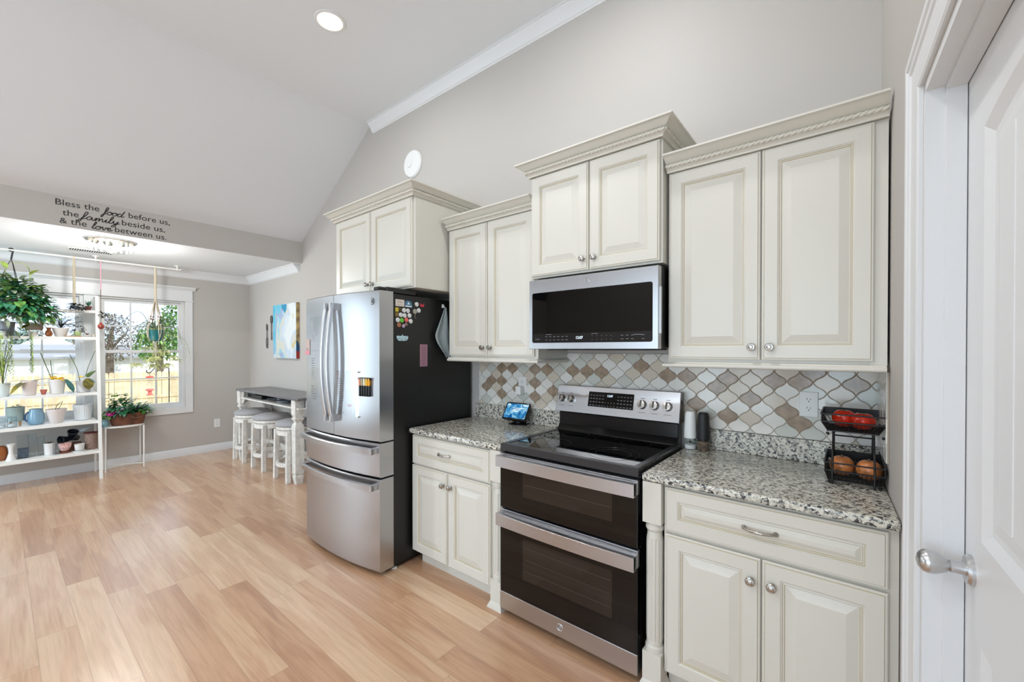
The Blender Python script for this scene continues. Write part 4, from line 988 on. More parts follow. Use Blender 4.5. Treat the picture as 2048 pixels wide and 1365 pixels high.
# flush ceiling light of the nook
fl = thing('flush_ceiling_light', 'round flush ceiling light with glowing crystal glass in the dining nook', 'ceiling light', (-5.56, -1.66, 2.475))
b = MB(); b.lathe([(.185, 0), (.185, -.012), (.178, -.018), (.15, -.018)], (-5.56, -1.66, 2.475), 40); b.build('ceiling_plate', M['nickel'], fl, smooth=40)
b = MB(); b.lathe([(.168, -.018), (.168, -.085), (.15, -.098), (.02, -.104)], (-5.56, -1.66, 2.475), 40, mod=lambda a, i: 1 + .012 * cos(20 * a)); b.build('glass_drum', M['jar'], fl, smooth=20)
for a in (.5, 2.6, 4.7):
    b = MB(); b.ell((-5.56 + .07 * cos(a), -1.66 + .07 * sin(a), 2.415), .026, .026, .034, 12, 8); b.build('light_bulb', M['bulb'], fl, smooth=60)
b = MB()
for i in range(20): a = 2 * pi * i / 20; b.box(-5.56 + .155 * cos(a) - .006, -5.56 + .155 * cos(a) + .006, -1.66 + .155 * sin(a) - .006, -1.66 + .155 * sin(a) + .006, 2.385, 2.45)
b.build('crystal_bars', M['crystal'], fl)
b = MB(); b.lathe([(.012, 0), (.016, -.008), (.008, -.018), (.001, -.02)], (-5.56, -1.66, 2.374), 14); b.build('finial', M['nickel'], fl, smooth=40)
for i, (x, y) in enumerate(((-5.56, -1.66),)): lamp('nook_lamp', 'POINT', (x, y, 2.32), 32, (.98, .97, .95), shadow_soft_size=.1)
v = thing('ceiling_vent', 'small white air vent in the nook ceiling near the light', 'vent', (-6.29, -1.735, 2.475))
b = MB(); b.box(-6.36, -6.22, -1.90, -1.56, 2.469, 2.4755); vb = b.build('vent_frame', M['white'], v, bevel=.002)
b = MB()
for i in range(18): y = -1.88 + i * .018; b.box(-6.345, -6.235, y, y + .009, 2.4675, 2.4695)
b.build('vent_slots', mat('vent_shadow_grey', (60, 60, 62), .8), v)
# lettering on the header
LT = thing('wall_lettering', 'black blessing in three lines of lettering on the ceiling beam', 'wall lettering', (PT, -1.68, 2.49))
lines = [MB(), MB(), MB()]; let = lines[0]
def word(txt, y0, z, w, h=None): add_mesh(let, text_mesh(txt, w, h, .0015), lambda p_: (PT - p_[1] + .0002, y0 + p_[0], z + p_[2]))
K1 = .072
word('Bless', -2.043, 2.655, .146, K1); word('the', -1.873, 2.658, .096, K1); word('before us,', -1.582, 2.650, .303, K1)
let = lines[1]; word('the', -2.003, 2.573, .097, K1); word('beside us,', -1.629, 2.572, .312, K1)
let = lines[2]; word('&', -2.020, 2.503, .044, K1 * .92); word('the', -1.955, 2.504, .098, K1); word('between us.', -1.676, 2.499, .370, K1)
CURS = {  # strokes on a unit x-height, advance
 'f': ([[(0, .15), (.3, .7), (.62, 1.7), (.62, 2.15), (.42, 2.1), (.3, 1.4), (.12, .2), (-.08, -.75), (-.3, -.85), (-.2, -.3), (.15, .05), (.5, .3)]], .55),
 'o': ([[(.5, .95), (.2, .85), (.02, .45), (.15, .08), (.42, .05), (.66, .4), (.62, .8), (.42, .98), (.5, .75), (.85, .85)]], .78),
 'd': ([[(.6, .8), (.35, .95), (.06, .55), (.1, .1), (.35, .06), (.65, .5), (1.05, 1.9), (.85, 1.2), (.66, .3), (.8, .05), (1.1, .35)]], 1.0),
 'a': ([[(.62, .8), (.35, .97), (.05, .5), (.12, .06), (.38, .1), (.66, .8), (.6, .25), (.75, .04), (1.0, .35)]], .92),
 'm': ([[(0, .4), (.18, .95), (.16, .5), (.08, .02), (.3, .7), (.48, .97), (.5, .6), (.42, .02), (.64, .7), (.82, .97), (.86, .5), (.86, .1), (1.15, .3)]], 1.08),
 'i': ([[(0, .3), (.25, .95), (.16, .3), (.25, .03), (.5, .3)], [(.34, 1.38), (.37, 1.45)]], .42),
 'l': ([[(0, .3), (.4, 1.3), (.55, 2.0), (.38, 2.0), (.2, 1.0), (.14, .2), (.28, .02), (.55, .35)]], .5),
 'y': ([[(0, .5), (.18, .95), (.12, .4), (.22, .08), (.45, .3), (.66, .95), (.5, .1), (.2, -.8), (-.05, -.9), (.1, -.35), (.6, .15), (.85, .4)]], .8),
 'v': ([[(0, .6), (.15, .95), (.2, .4), (.3, .05), (.55, .6), (.58, .95), (.62, .8), (.9, .85)]], .75),
 'e': ([[(0, .35), (.4, .6), (.45, .9), (.25, .95), (.06, .5), (.2, .05), (.5, .15), (.75, .5)]], .62)}
def script_word(txt, y0, z, w, xh):
    x = 0; st = []
    for ch in txt:
        S_, adv = CURS[ch]
        for s in S_: st.append([(x + a, c) for a, c in s])
        x += adv
    k = w / x
    for s in st:
        P = catmull([(0, y0 + a * k + c * xh * .12, z + c * xh) for a, c in s], 4)
        let.tube([(PT + .0012, p_.y, p_.z) for p_ in P], .0032, 6)
let = lines[0]; script_word('food', -1.752, 2.642, .135, .030)
let = lines[1]; script_word('family', -1.893, 2.568, .245, .030)
let = lines[2]; script_word('love', -1.828, 2.497, .128, .030)
M['vinyl'] = mat('black_vinyl', (32, 26, 26), .6)
for let in lines: let.build('text_line', M['vinyl'], LT)
# canvas
def canvas_mat():
    m = bpy.data.materials.new('abstract_paint'); m.use_nodes = True
    N = m.node_tree.nodes; L = m.node_tree.links; p = N['Principled BSDF']; t = N.new('ShaderNodeTexCoord'); p.inputs['Roughness'].default_value = .6
    def nz(sc, loc, dist, s=(1, 1, 1)):
        mp = N.new('ShaderNodeMapping'); mp.inputs['Location'].default_value = loc; mp.inputs['Scale'].default_value = s
        n = N.new('ShaderNodeTexNoise'); n.inputs['Scale'].default_value = sc; n.inputs['Distortion'].default_value = dist; n.inputs['Detail'].default_value = 3
        L.new(t.outputs['Object'], mp.inputs[0]); L.new(mp.outputs[0], n.inputs['Vector']); return n
    sx = N.new('ShaderNodeSeparateXYZ'); L.new(t.outputs['Object'], sx.inputs[0])
    n1 = nz(3.2, (1.3, 0, .4), 1.2, (1, 1, .7))
    md = N.new('ShaderNodeMath'); md.operation = 'MULTIPLY_ADD'; L.new(sx.outputs[0], md.inputs[0]); md.inputs[1].default_value = .55; md.inputs[2].default_value = 0
    ad = N.new('ShaderNodeMath'); ad.operation = 'ADD'; L.new(md.outputs[0], ad.inputs[0]); L.new(n1.outputs['Fac'], ad.inputs[1])
    r = N.new('ShaderNodeValToRGB'); e = r.color_ramp.elements
    e[0].position = .22; e[0].color = rgb(70, 175, 205); e[1].position = .72; e[1].color = rgb(222, 228, 228)
    for q, c in ((.33, (120, 195, 215)), (.4, (170, 160, 200)), (.46, (150, 205, 220)), (.53, (215, 210, 190)), (.6, (190, 205, 220))): x = e.new(q); x.color = rgb(*c)
    L.new(ad.outputs[0], r.inputs['Fac'])
    n2 = nz(5, (4, 0, 2), .8); r2 = N.new('ShaderNodeValToRGB'); e = r2.color_ramp.elements; e[0].position = .66; e[0].color = (0, 0, 0, 1); e[1].position = .69; e[1].color = (1, 1, 1, 1); L.new(n2.outputs['Fac'], r2.inputs['Fac'])
    mx = N.new('ShaderNodeMixRGB'); L.new(r2.outputs[0], mx.inputs[0]); L.new(r.outputs[0], mx.inputs[1]); mx.inputs[2].default_value = rgb(205, 190, 130)
    L.new(mx.outputs[0], p.inputs['Base Color']); return m
b = MB(); b.box(-5.975, -5.297, -.042, -.002, 1.308, 2.003); cv = tag(b.build('canvas_painting', [canvas_mat()], loc=(-5.636, -.02, 1.655)), 'abstract blue and white canvas on the wall left of the refrigerator', 'painting')
k = MB(); k.prism([(-5.72, 1.999), (-5.62, 1.999), (-5.56, 1.999), (-5.57, 1.93), (-5.61, 1.88), (-5.655, 1.92), (-5.70, 1.95)], -.0428, -.0418, 'y'); k.build('blue_patch', mat('cerulean_paint', (50, 145, 185), .6), cv)
k = MB(); k.box(-5.2975, -5.2965, -.042, -.002, 1.308, 2.003); k.build('painted_edge', mat('ochre_edge_paint', (150, 130, 88), .6, vary=.4, vscale=9), cv)
k = MB(); k.box(-5.2966, -5.2960, -.042, -.002, 1.308, 1.40); k.build('red_edge', mat('red_edge_paint', (165, 52, 44), .6), cv)
k = MB(); k.prism([(-.042, 1.40), (-.002, 1.40), (-.002, 1.46), (-.02, 1.52), (-.042, 1.535)], -5.2966, -5.2960, 'x'); k.build('blue_edge', mat('navy_edge_paint', (24, 78, 118), .6), cv)
# metal utensils on the wall
def utensil(x, z0, z1, fork):
    b = MB(); Lh = z1 - z0
    if fork:
        b.tube([(x, -.012, z0 + Lh * .40), (x, -.012, z1 - .06)], .006, 8)
        b.prism([(x - .010, z1 - .09), (x + .010, z1 - .09), (x + .012, z1 - .04), (x, z1), (x - .012, z1 - .04)], -.018, -.008, 'y')
        for zc, r in ((z0 + Lh * .36, .022), (z0 + Lh * .26, .026), (z0 + Lh * .14, .022), (z0 + Lh * .05, .018)):
            b.tube([(x + r * cos(a), -.012, zc + r * sin(a)) for a in [2 * pi * i / 16 for i in range(16)]], .004, 6, closed=True)
        b.tube([(x, -.012, z0), (x, -.012, z0 + Lh * .4)], .004, 6)
    else:
        b.tube([(x, -.012, z0), (x, -.012, z1 - .1)], .006, 8); b.ell((x, -.013, z1 - .055), .03, .009, .055, 16, 8)
        b.ell((x, -.012, z0 + .03), .012, .007, .03, 10, 6); b.ell((x, -.012, z0 + .09), .009, .007, .014, 10, 6)
    return b.build('wall_fork' if fork else 'wall_spoon', mat('aged_pewter', (98, 96, 96), .4, .7), smooth=50)
tag(utensil(-6.26, 1.44, 1.775, True), 'ornate grey metal fork hung on the wall, left of the spoon', 'wall decor'); tag(utensil(-6.112, 1.548, 1.883, False), 'long grey metal spoon hung on the wall beside the canvas', 'wall decor')

# ================================================================== BAR TABLE AND STOOLS
tb = thing('counter_table', 'white counter-height table with dark grey top along the nook wall', 'table', (-5.32, -.22, 0))
TX0, TX1, TY0, TY1 = -6.19, -4.425, -.415, -.012
b = MB(); b.box(TX0, TX1, TY0, TY1, .886, .914); b.build('tabletop', M['bardark'], tb, bevel=.006)
def leg(x, y):
    p = MB(); w = .047
    def sq(w, z): return [(x - w, y - w, z), (x + w, y - w, z), (x + w, y + w, z), (x - w, y + w, z)]
    p.loft([sq(.031, 0), sq(.042, .07), sq(.042, .085), sq(.036, .092), sq(.044, .11), sq(.046, .60), sq(.040, .625), sq(.028, .645), sq(.028, .655), sq(.046, .685), sq(.046, .695), sq(.036, .70), sq(.047, .735), sq(.047, .886)])
    return p.build('leg', M['distress'], tb)
for x in (TX0 + .06, TX1 - .125):
    for y in (TY0 + .06, TY1 - .055): leg(x, y)
b = MB(); b.box(TX0 + .03, TX1 - .03, TY0 + .025, TY1 - .02, .790, .806); b.box(TX0 + .1, TX1 - .1, TY1 - .04, TY1 - .025, .806, .886)
for x in (TX0 + .018, TX1 - .032): b.box(x, x + .014, TY0 + .1, TY1 - .1, .79, .886)
for x, s in ((TX0 + .108, 1), (TX1 - .118, -1)):
    for za, zb, m_ in ((.806, .886, 1), (.70, .79, 1)):
        pts = [(x, zb), (x + s * .09, zb), (x + s * .05, zb - .015), (x + s * .02, zb - .05), (x, za)] if za < .75 else [(x, zb), (x + s * .07, zb), (x + s * .03, zb - .02), (x + s * .01, za), (x, za)]
        b.prism(pts, TY0 + .045, TY0 + .06, 'y')
b.build('shelf_frame', M['distress'], tb, bevel=.002)
b = MB(); b.box(TX0 + .06, TX1 - .07, -.14, -.10, .21, .25); b.build('stretcher', M['distress'], tb, bevel=.003)
# odds and ends on the table's open shelf
b = MB(); b.box(-5.86, -5.58, -.33, -.12, .8065, .852); o = tag(b.build('storage_box', M['black'], bevel=.006), 'dark box on the open shelf of the counter table', 'box')
b = MB(); b.tube(catmull([(-5.35 + .045 * cos(a) + .01 * sin(3 * a), -.30 + .05 * sin(a), .812 + .004 * sin(5 * a) + .0015 * i) for i, a in enumerate([2 * pi * k / 10 for k in range(21)])], 3), .0042, 6); tag(b.build('coiled_cable', mat('grey_cable', (88, 92, 98), .5), smooth=60), 'coiled grey cable on the counter table shelf', 'cable')
b = MB(); b.lathe([(.06, 0), (.085, .03), (.09, .034), (.062, .006), (.001, .004)], (-5.05, -.28, .8065), 22); tag(b.build('glass_dish', mat('smoky_glass', (120, 130, 138), .1), smooth=50), 'shallow grey dish on the counter table shelf', 'dish')
b = MB(); b.box(-5.6, -5.2, -.19, -.05, .8065, .815); tag(b.build('paper_stack', mat('white_paper', (222, 224, 228), .8)), 'flat white paper lying on the counter table shelf', 'paper')
# stools
def stool(cx, cy, lab):
    t = thing('bar_stool', lab, 'stool', (cx, cy, 0), group='upholstered stools at the counter table')
    for sx in (-1, 1):
        for sy in (-1, 1):
            p = MB(); a = .155; x, y = cx + sx * a, cy + sy * a; x2, y2 = cx + sx * .147, cy + sy * .147; w = .021
            p.loft([[(x - w, y - w, 0), (x + w, y - w, 0), (x + w, y + w, 0), (x - w, y + w, 0)], [(x2 - w, y2 - w, .545), (x2 + w, y2 - w, .545), (x2 + w, y2 + w, .545), (x2 - w, y2 + w, .545)]]); p.build('leg', M['distress'], t, bevel=.003)
    b = MB(); b.lathe([(.165, .50), (.192, .50), (.192, .548), (.18, .552), (.16, .552)], (cx, cy, 0), 32); b.build('apron_ring', M['distress'], t, smooth=35)
    b = MB(); b.lathe([(.15, .552), (.188, .556), (.196, .564), (.196, .588), (.186, .592), (.1, .592)], (cx, cy, 0), 32); b.build('swivel_rim', M['distress'], t, smooth=35)
    b = MB(); b.lathe([(.17, .590), (.200, .594), (.207, .606), (.203, .622), (.18, .640), (.13, .652), (.06, .657), (.001, .658)], (cx, cy, 0), 36); b.build('seat', M['greyfab'], t, smooth=50)
    b = MB(); b.tube([(cx + .186 * cos(a), cy + .186 * sin(a), .185) for a in [2 * pi * i / 36 for i in range(36)]], .017, 8, closed=True, prof=[(-1.2, -.75), (1.2, -.75), (1.2, .75), (-1.2, .75)]); b.build('foot_ring', M['distress'], t, smooth=30)
for cx, lab in ((-6.02, 'round grey seated stool nearest the window wall'), (-5.41, 'middle round grey seated stool at the counter table'), (-4.77, 'round grey seated stool nearest the refrigerator')): stool(cx, -.275, lab)

# ================================================================== PLANT SHELF
SY0, SY1 = -2.78, -1.645
ps = thing('plant_shelf', 'white metal ladder shelf unit full of pots in front of the window', 'shelf', (-6.62, -2.2, 0))
fx = lambda z: -6.405 - .123 * z
for y in (SY0, SY1):
    b = MB(); h = .014
    b.loft([[(fx(z) - h, y - h, z), (fx(z) + h, y - h, z), (fx(z) + h, y + h, z), (fx(z) - h, y + h, z)] for z in (0, 2.03)]); b.build('front_leg', M['wmetal'], ps)
    b = MB(); b.box(-6.842, -6.822, y - .010, y + .010, 0, 2.03); b.build('rear_leg', M['wmetal'], ps)
    b = MB()
    for z in (.28, .61, .925, 1.54, 1.84): b.box(-6.835, fx(z), y - .006, y + .006, z - .012, z)
    b.box(-6.835, fx(2.02), y - .006, y + .006, 2.012, 2.028); b.build('side_rail', M['wmetal'], ps)
SZ = [.305, .632, .945, 1.560, 1.862]
for z in SZ:
    b = MB(); b.box(-6.835, fx(z) - .01, SY0 + .012, SY1 - .012, z - .006, z); b.box(fx(z) - .018, fx(z) - .004, SY0 + .012, SY1 - .012, z - .028, z + .001); b.box(-6.836, -6.826, SY0 + .012, SY1 - .012, z - .024, z + .004)
    b.build('shelf_board', M['wmetal'], ps)

def ppot(name, lab, cat, x, y, z, r0, r1, h, mt, rim=.004, ribs=0, soil=True, group=None):
    t = thing(name, lab, cat, (x, y, z), group=group)
    b = MB(); md = (lambda a, i: 1 + .03 * cos(ribs * a)) if ribs else None
    b.lathe([(r0 * .9, 0), (r0, .004), (r1 - rim * .5, h - rim * 3), (r1, h - rim * 2), (r1, h), (r1 - .004, h), (r1 - .007, h - .012), (r0 * .8, h - .014)], (x, y, z), 28 if not ribs else 64, mod=md); b.build('pot', mt, t, smooth=40)
    if soil: b = MB(); b.lathe([(r1 - .006, h - .016), (.001, h - .010)], (x, y, z), 16, caps=False); b.build('soil', M['soil'], t)
    return t
def bush(mb, R, c, rx, ry, rz, n, L, w, m=0, droop=.4, nm=1):
    for _ in range(n):
        a = R.uniform(0, 2 * pi); e = R.uniform(-.6, 1.35); q = R.uniform(.25, 1) ** .5
        p = (c[0] + rx * q * cos(a) * cos(e), c[1] + ry * q * sin(a) * cos(e), c[2] + rz * q * sin(e))
        d = (cos(a) * cos(e * .6) + R.uniform(-.5, .5), sin(a) * cos(e * .6) + R.uniform(-.5, .5), sin(e) * .6 + R.uniform(-.5, .4))
        mb.leaf(p, d, L * R.uniform(.7, 1.25), w * R.uniform(.7, 1.2), droop * R.uniform(.3, 1.4), m if nm == 1 else R.randrange(nm))
XS = -6.66
RN = random.Random(11)
# --- top shelf
t = ppot('potted_plant', 'tiny spiky plant in a red-brown pot at the end of the topmost shelf', 'potted plant', XS - .05, -1.706, SZ[4], .020, .030, .05, M['redpot'])
b = MB()
for i in range(40): a = RN.uniform(0, 6.28); b.leaf((XS - .05, -1.706, SZ[4] + .045), (cos(a) * RN.uniform(.2, .9), sin(a) * RN.uniform(.2, .9), 1), RN.uniform(.05, .10), .006, .2)
b.build('foliage', [M['leafb']], t, smooth=80)
# --- fourth shelf
z = SZ[3]
t = thing('planter_on_stand', 'oblong greige planter with a yellow bloom on crossed wire legs', 'planter', (XS, -2.112, z))
b = MB(); b.loft([[(XS + .045 * cos(a) * k, -2.112 + .064 * sin(a) * k, z + h) for a in [2 * pi * i / 28 for i in range(28)]] for k, h in ((.82, .068), (.98, .08), (1, .10), (.97, .128), (.9, .13), (.88, .12))]); b.build('planter', M['taupe'], t, smooth=45)
for xx in (XS - .03, XS + .03):
    b = MB(); b.tube([(xx, -2.175, z), (xx, -2.06, z + .07)], .0022, 5); b.tube([(xx, -2.05, z), (xx, -2.165, z + .07)], .0022, 5); b.build('stand_leg', M['brownstem'], t)
b = MB(); b.leaf((XS + .01, -2.16, z + .11), (.2, -.5, .75), .11, .055, .5); b.leaf((XS + .03, -2.15, z + .12), (.5, -.3, -.1), .10, .05, .3); b.leaf((XS + .02, -2.12, z + .12), (.3, .5, .5), .08, .04, .6); b.build('leaf', [M['olive']], t, smooth=80)
b = MB()
for i in range(12): a = i * .53; b.leaf((XS + .02, -2.085, z + .145), (cos(a), sin(a), .4), .034, .026, .4)
b.build('flower', [M['yellow']], t, smooth=80)
o = MB(); o.lathe([(.012, 0), (.026, .012), (.030, .030), (.024, .055), (.013, .07), (.015, .08), (.021, .096), (.012, .084)], (XS + .03, -2.012, z), 22); tag(o.build('bud_vase', M['amber'], smooth=50), 'small round brown glazed vase on the fourth shelf', 'vase')
t = ppot('potted_cyclamen', 'wide white bowl of dark leaved cyclamen on the fourth shelf', 'potted plant', XS, -1.925, z, .042, .066, .095, M['whitepot'])
b = MB(); R = random.Random(3)
for i in range(46):
    a = R.uniform(0, 6.28); q = R.uniform(.02, .12); h = R.uniform(.03, .15); p0 = (XS, -1.925, z + .085); p1 = (XS + q * cos(a) * .6, -1.905 + q * sin(a), z + .085 + h)
    b.tube([p0, ((p0[0] + p1[0]) / 2, (p0[1] + p1[1]) / 2, p1[2] - h * .3), p1], .0012, 4); b.leaf(p1, (cos(a), sin(a), .1), .034, .026, .3)
b.build('foliage', [M['darkleaf']], t, smooth=80)
b = MB(); b.leaf((XS + .02, -1.87, z + .10), (.1, .9, .35), .12, .03, -.35); b.leaf((XS + .02, -1.86, z + .12), (.1, -.9, .5), .09, .035, .2); b.build('pointed_leaf', [M['darkleaf']], t, smooth=80)
t = ppot('potted_plant', 'dark leafed plant in a lime green pot on the fourth shelf', 'potted plant', XS, -1.797, z + .012, .024, .032, .05, M['lime'])
b = MB(); bush(b, R, (XS, -1.797, z + .085), .03, .05, .045, 46, .03, .018); b.build('foliage', [M['darkleaf']], t, smooth=80)
b = MB(); b.box(XS - .05, XS + .05, -1.90, -1.765, z + .0005, z + .0115); tag(b.build('wooden_board', mat('honey_wood', (176, 134, 92), .5), bevel=.003), 'thin wooden board beneath the lime green pot', 'board')
t = thing('bird_ornament', 'small red bird ornament on a white saucer on the fourth shelf', 'ornament', (XS, -1.722, z))
b = MB(); b.lathe([(.016, 0), (.020, .004), (.034, .02), (.031, .02), (.015, .008)], (XS, -1.722, z), 22); b.build('saucer', M['whitepot'], t, smooth=50)
b = MB(); b.ell((XS, -1.722, z + .034), .009, .014, .008, 12, 8); b.leaf((XS, -1.722, z + .036), (.1, 1, .35), .034, .02, .1); b.leaf((XS, -1.722, z + .036), (.1, -1, .35), .034, .02, .1); b.build('bird', M['redpot'], t, smooth=50)
b = MB(); b.box(XS - .03, XS + .03, -1.685, -1.662, z + .0005, z + .035); tag(b.build('small_box', mat('beige_carton', (196, 184, 168), .7), bevel=.002), 'small beige box at the right end of the fourth shelf', 'box')
t = ppot('potted_plant', 'grey pot with a dark strap leaf at the left of the fourth shelf', 'potted plant', XS, -2.30, z, .05, .062, .145, mat('slate_grey_pot', (132, 134, 142), .5))
b = MB(); b.leaf((XS + .05, -2.35, z + .06), (.2, .9, -.35), .16, .05, .1); b.build('leaf', [M['tealleaf']], t, smooth=80)
b = MB(); b.leaf((XS + .05, -2.27, z + .15), (.1, .8, .2), .06, .05, .3); b.leaf((XS + .05, -2.30, z + .16), (.1, -.4, .4), .06, .06, .3); b.build('leaf', [M['leaf2']], t, smooth=80)
b = MB()
for i in range(9): b.leaf((XS + .04, -2.335, z + .17), (cos(i * .7), sin(i * .7), .5), .03, .024, .4)
b.build('flower', [mat('pale_yellow_petals', (236, 212, 128), .7)], t, smooth=80)
b = MB(); b.tube(catmull([(XS + .06, -2.24, z + .14), (XS + .07, -2.2, z + .16), (XS + .07, -2.17, z + .11), (XS + .08, -2.14, z + .02)], 5), .002, 5); b.leaf((XS + .08, -2.19, z + .11), (.1, .35, -.9), .075, .05, .1); b.leaf((XS + .085, -2.255, z + .06), (.15, .5, -.75), .10, .065, .15); b.build('trailing_stem', [M['leaf2']], t, smooth=80)
# trailing strings of pearls
def strings(lab, y, n, z0, z1, sp, seed):
    t = thing('trailing_succulent', lab, 'potted plant', (fx(1.56) - .03, y, SZ[3])); R = random.Random(seed)
    b = MB(); b.lathe([(.03, 0), (.04, .05), (.036, .05), (.03, .04)], (fx(1.56) - .045, y, SZ[3]), 18); b.build('pot', M['whitepot'], t, smooth=45)
    for s in range(n):
        yy = y + R.uniform(-sp, sp); x0 = fx(1.56) + .005 + R.uniform(0, .035); zb = R.uniform(z1, z1 + .25 * (z0 - z1)); b = MB()
        b.tube([(fx(1.56) - .04, y, SZ[3] + .048), (x0, yy, SZ[3] + .03), (x0, yy, z0 - .1), (x0 + .004, yy + .004, zb)], .0011, 4)
        zz = SZ[3]
        while zz > zb:
            b.ell((x0 + R.uniform(-.008, .008), yy + R.uniform(-.010, .010), zz), .0045, .0045, .005, 6, 4); zz -= R.uniform(.010, .018)
        b.build('string', M['leafy'] if s % 3 else M['stem'], t)
strings('long trailing string of pearls at the far left of the shelf unit', -2.315, 12, 1.54, 1.12, .055, 4)
strings('short trailing string succulent over the third shelf', -2.125, 4, 1.54, 1.16, .022, 8)
# --- third shelf
z = SZ[2]
def broad(t, spec):
    for (p, d, L, w, bend, m) in spec: b = MB(); b.leaf(p, d, L, w, bend, fold=.12); b.build('leaf', [M[m]], t, smooth=80)
t = ppot('potted_orchid', 'white pot with wiry stems at the left edge of the third shelf', 'potted plant', XS, -2.325, z, .042, .052, .135, mat('pale_sage_pot', (205, 212, 208), .4))
b = MB()
for i in range(26): a = RN.uniform(0, 6.28); b.tube(catmull([(XS, -2.325, z + .12), (XS + .02 * cos(a), -2.325 + .02 * sin(a), z + RN.uniform(.2, .4)), (XS + .05 * cos(a), -2.325 + .06 * sin(a), z + RN.uniform(.3, .55))], 4), .0016, 4)
b.build('stems', M['stem'], t)
t = ppot('potted_orchid', 'blush white pot of an orchid with broad green and olive leaves', 'potted plant', XS + .02, -2.150, z, .046, .060, .150, M['pinkpot'])
broad(t, [((XS + .02, -2.155, z + .145), (.2, -.9, .42), .15, .062, .55, 'olive'), ((XS + .04, -2.165, z + .14), (.45, -.75, .05), .13, .085, 1.0, 'olive'), ((XS, -2.14, z + .145), (-.1, .5, .3), .08, .04, .5, 'tealleaf')])
b = MB(); b.tube(catmull([(XS + .02, -2.15, z + .14), (XS + .03, -2.06, z + .165), (XS + .02, -1.96, z + .16)], 6), .0025, 6); b.build('stem', M['stem'], t)
t = ppot('potted_plant', 'tiny terracotta pot standing empty on the third shelf', 'pot', XS + .03, -2.052, z, .016, .027, .052, M['terra'], soil=False)
t = ppot('potted_flower', 'white pot with yellow and mauve flowers on the third shelf', 'potted plant', XS + .01, -1.955, z, .052, .068, .155, M['whitepot'])
b = MB(); R = random.Random(5)
for c in ((-1.985, .185), (-1.955, .17), (-1.925, .155), (-1.93, .175)):
    for i in range(12): b.leaf((XS + .05, c[0], z + c[1]), (cos(i * .53) * .6 + .3, sin(i * .53), .35 * R.uniform(-1, 1)), .032, .02, .4)
b.build('yellow_flower', [M['yellow']], t, smooth=80)
b = MB()
for c in ((-1.965, .215), (-1.93, .205), (-2.0, .205)):
    for i in range(9): b.leaf((XS, c[0], z + c[1]), (cos(i * .7), sin(i * .7), .3), .028, .022, .3)
b.build('mauve_flower', [M['mauve']], t, smooth=80)
b = MB(); b.tube([(XS, -1.99, z + .15), (XS - .01, -2.07, z + .44)], .0035, 6); b.tube([(XS, -1.985, z + .15), (XS, -2.0, z + .36)], .003, 6); b.build('stem', M['stem'], t)
broad(t, [((XS + .05, -1.89, z + .15), (.35, .35, -.75), .16, .075, .1, 'tealleaf'), ((XS, -1.91, z + .15), (-.1, .8, .25), .09, .04, .4, 'leaf')])
t = ppot('potted_orchid', 'grey white pot with round leaves at the right of the third shelf', 'potted plant', XS, -1.752, z, .055, .066, .125, mat('warm_grey_pot', (205, 200, 198), .45))
broad(t, [((XS + .03, -1.72, z + .165), (.2, .25, .75), .10, .10, .4, 'leaf'), ((XS + .055, -1.725, z + .155), (.35, .05, -.85), .13, .095, .15, 'olive'), ((XS + .04, -1.73, z + .155), (.3, .5, -.2), .09, .05, .3, 'tealleaf')])
b = MB(); b.tube(catmull([(XS, -1.78, z + .11), (XS - .02, -1.80, z + .25), (XS - .02, -1.855, z + .42)], 5), .0028, 6); b.tube(catmull([(XS, -1.74, z + .17), (XS, -1.71, z + .3), (XS, -1.66, z + .46)], 5), .0026, 6); b.build('stem', M['stem'], t)
b = MB()
for i in range(10): b.leaf((XS + .05, -1.775, z + .165), (.3 + .5 * cos(i * .63), sin(i * .63), .4), .032, .026, .4)
b.build('yellow_flower', [mat('soft_yellow_petals', (240, 212, 90), .7)], t, smooth=80)
b = MB(); b.box(XS + .03, XS + .06, -1.885, -1.83, z + .0005, z + .02); tag(b.build('plant_label', M['white'], bevel=.003), 'small white stone beside the teal leaf on the third shelf', 'ornament')
# --- second shelf
z = SZ[1]
t = thing('footed_planter', 'sage green planter on wooden feet on the second shelf', 'planter', (XS - .03, -2.245, z))
b = MB(); b.lathe([(.05, .05), (.062, .055), (.066, .19), (.066, .196), (.060, .196), (.056, .18), (.04, .178)], (XS - .03, -2.245, z), 28); b.build('pot', M['sagepot'], t, smooth=40)
for a in (.8, 2.4, 4.0, 5.5): b = MB(); b.lathe([(.007, 0), (.010, .05)], (XS - .03 + .045 * cos(a), -2.245 + .045 * sin(a), z), 10); b.build('foot', mat('oak_foot', (190, 150, 105), .5), t)
b = MB(); bush(b, R, (XS - .03, -2.235, z + .195), .03, .035, .02, 30, .02, .014); b.build('foliage', [M['leafb']], t, smooth=80)
for y, r, lab in ((-2.335, .028, 'small clear glass jar at the left edge of the second shelf'), (-2.268, .036, 'small clear glass jar in front of the sage planter')):
    t = thing('glass_jar', lab, 'jar', (XS + .06, y, z), group='clear jars on the second shelf')
    b = MB(); b.lathe([(r * .9, 0), (r, .005), (r, .085), (r * .85, .098), (r * .9, .102), (r * .9, .112), (r * .82, .112), (r * .78, .1), (r * .9, .085), (r * .9, .01), (.001, .008)], (XS + .06, y, z), 24); b.build('jar_body', M['jar'], t, smooth=40)
    b = MB(); b.lathe([(r * .8, .008), (r * .8, .035), (.001, .036)], (XS + .06, y, z), 18); b.build('pebbles', mat('white_pebbles', (225, 228, 226), .6, vary=.3, vscale=180), t)
t = thing('glass_jug', 'round blue glass jug on the second shelf', 'jug', (XS, -2.112, z))
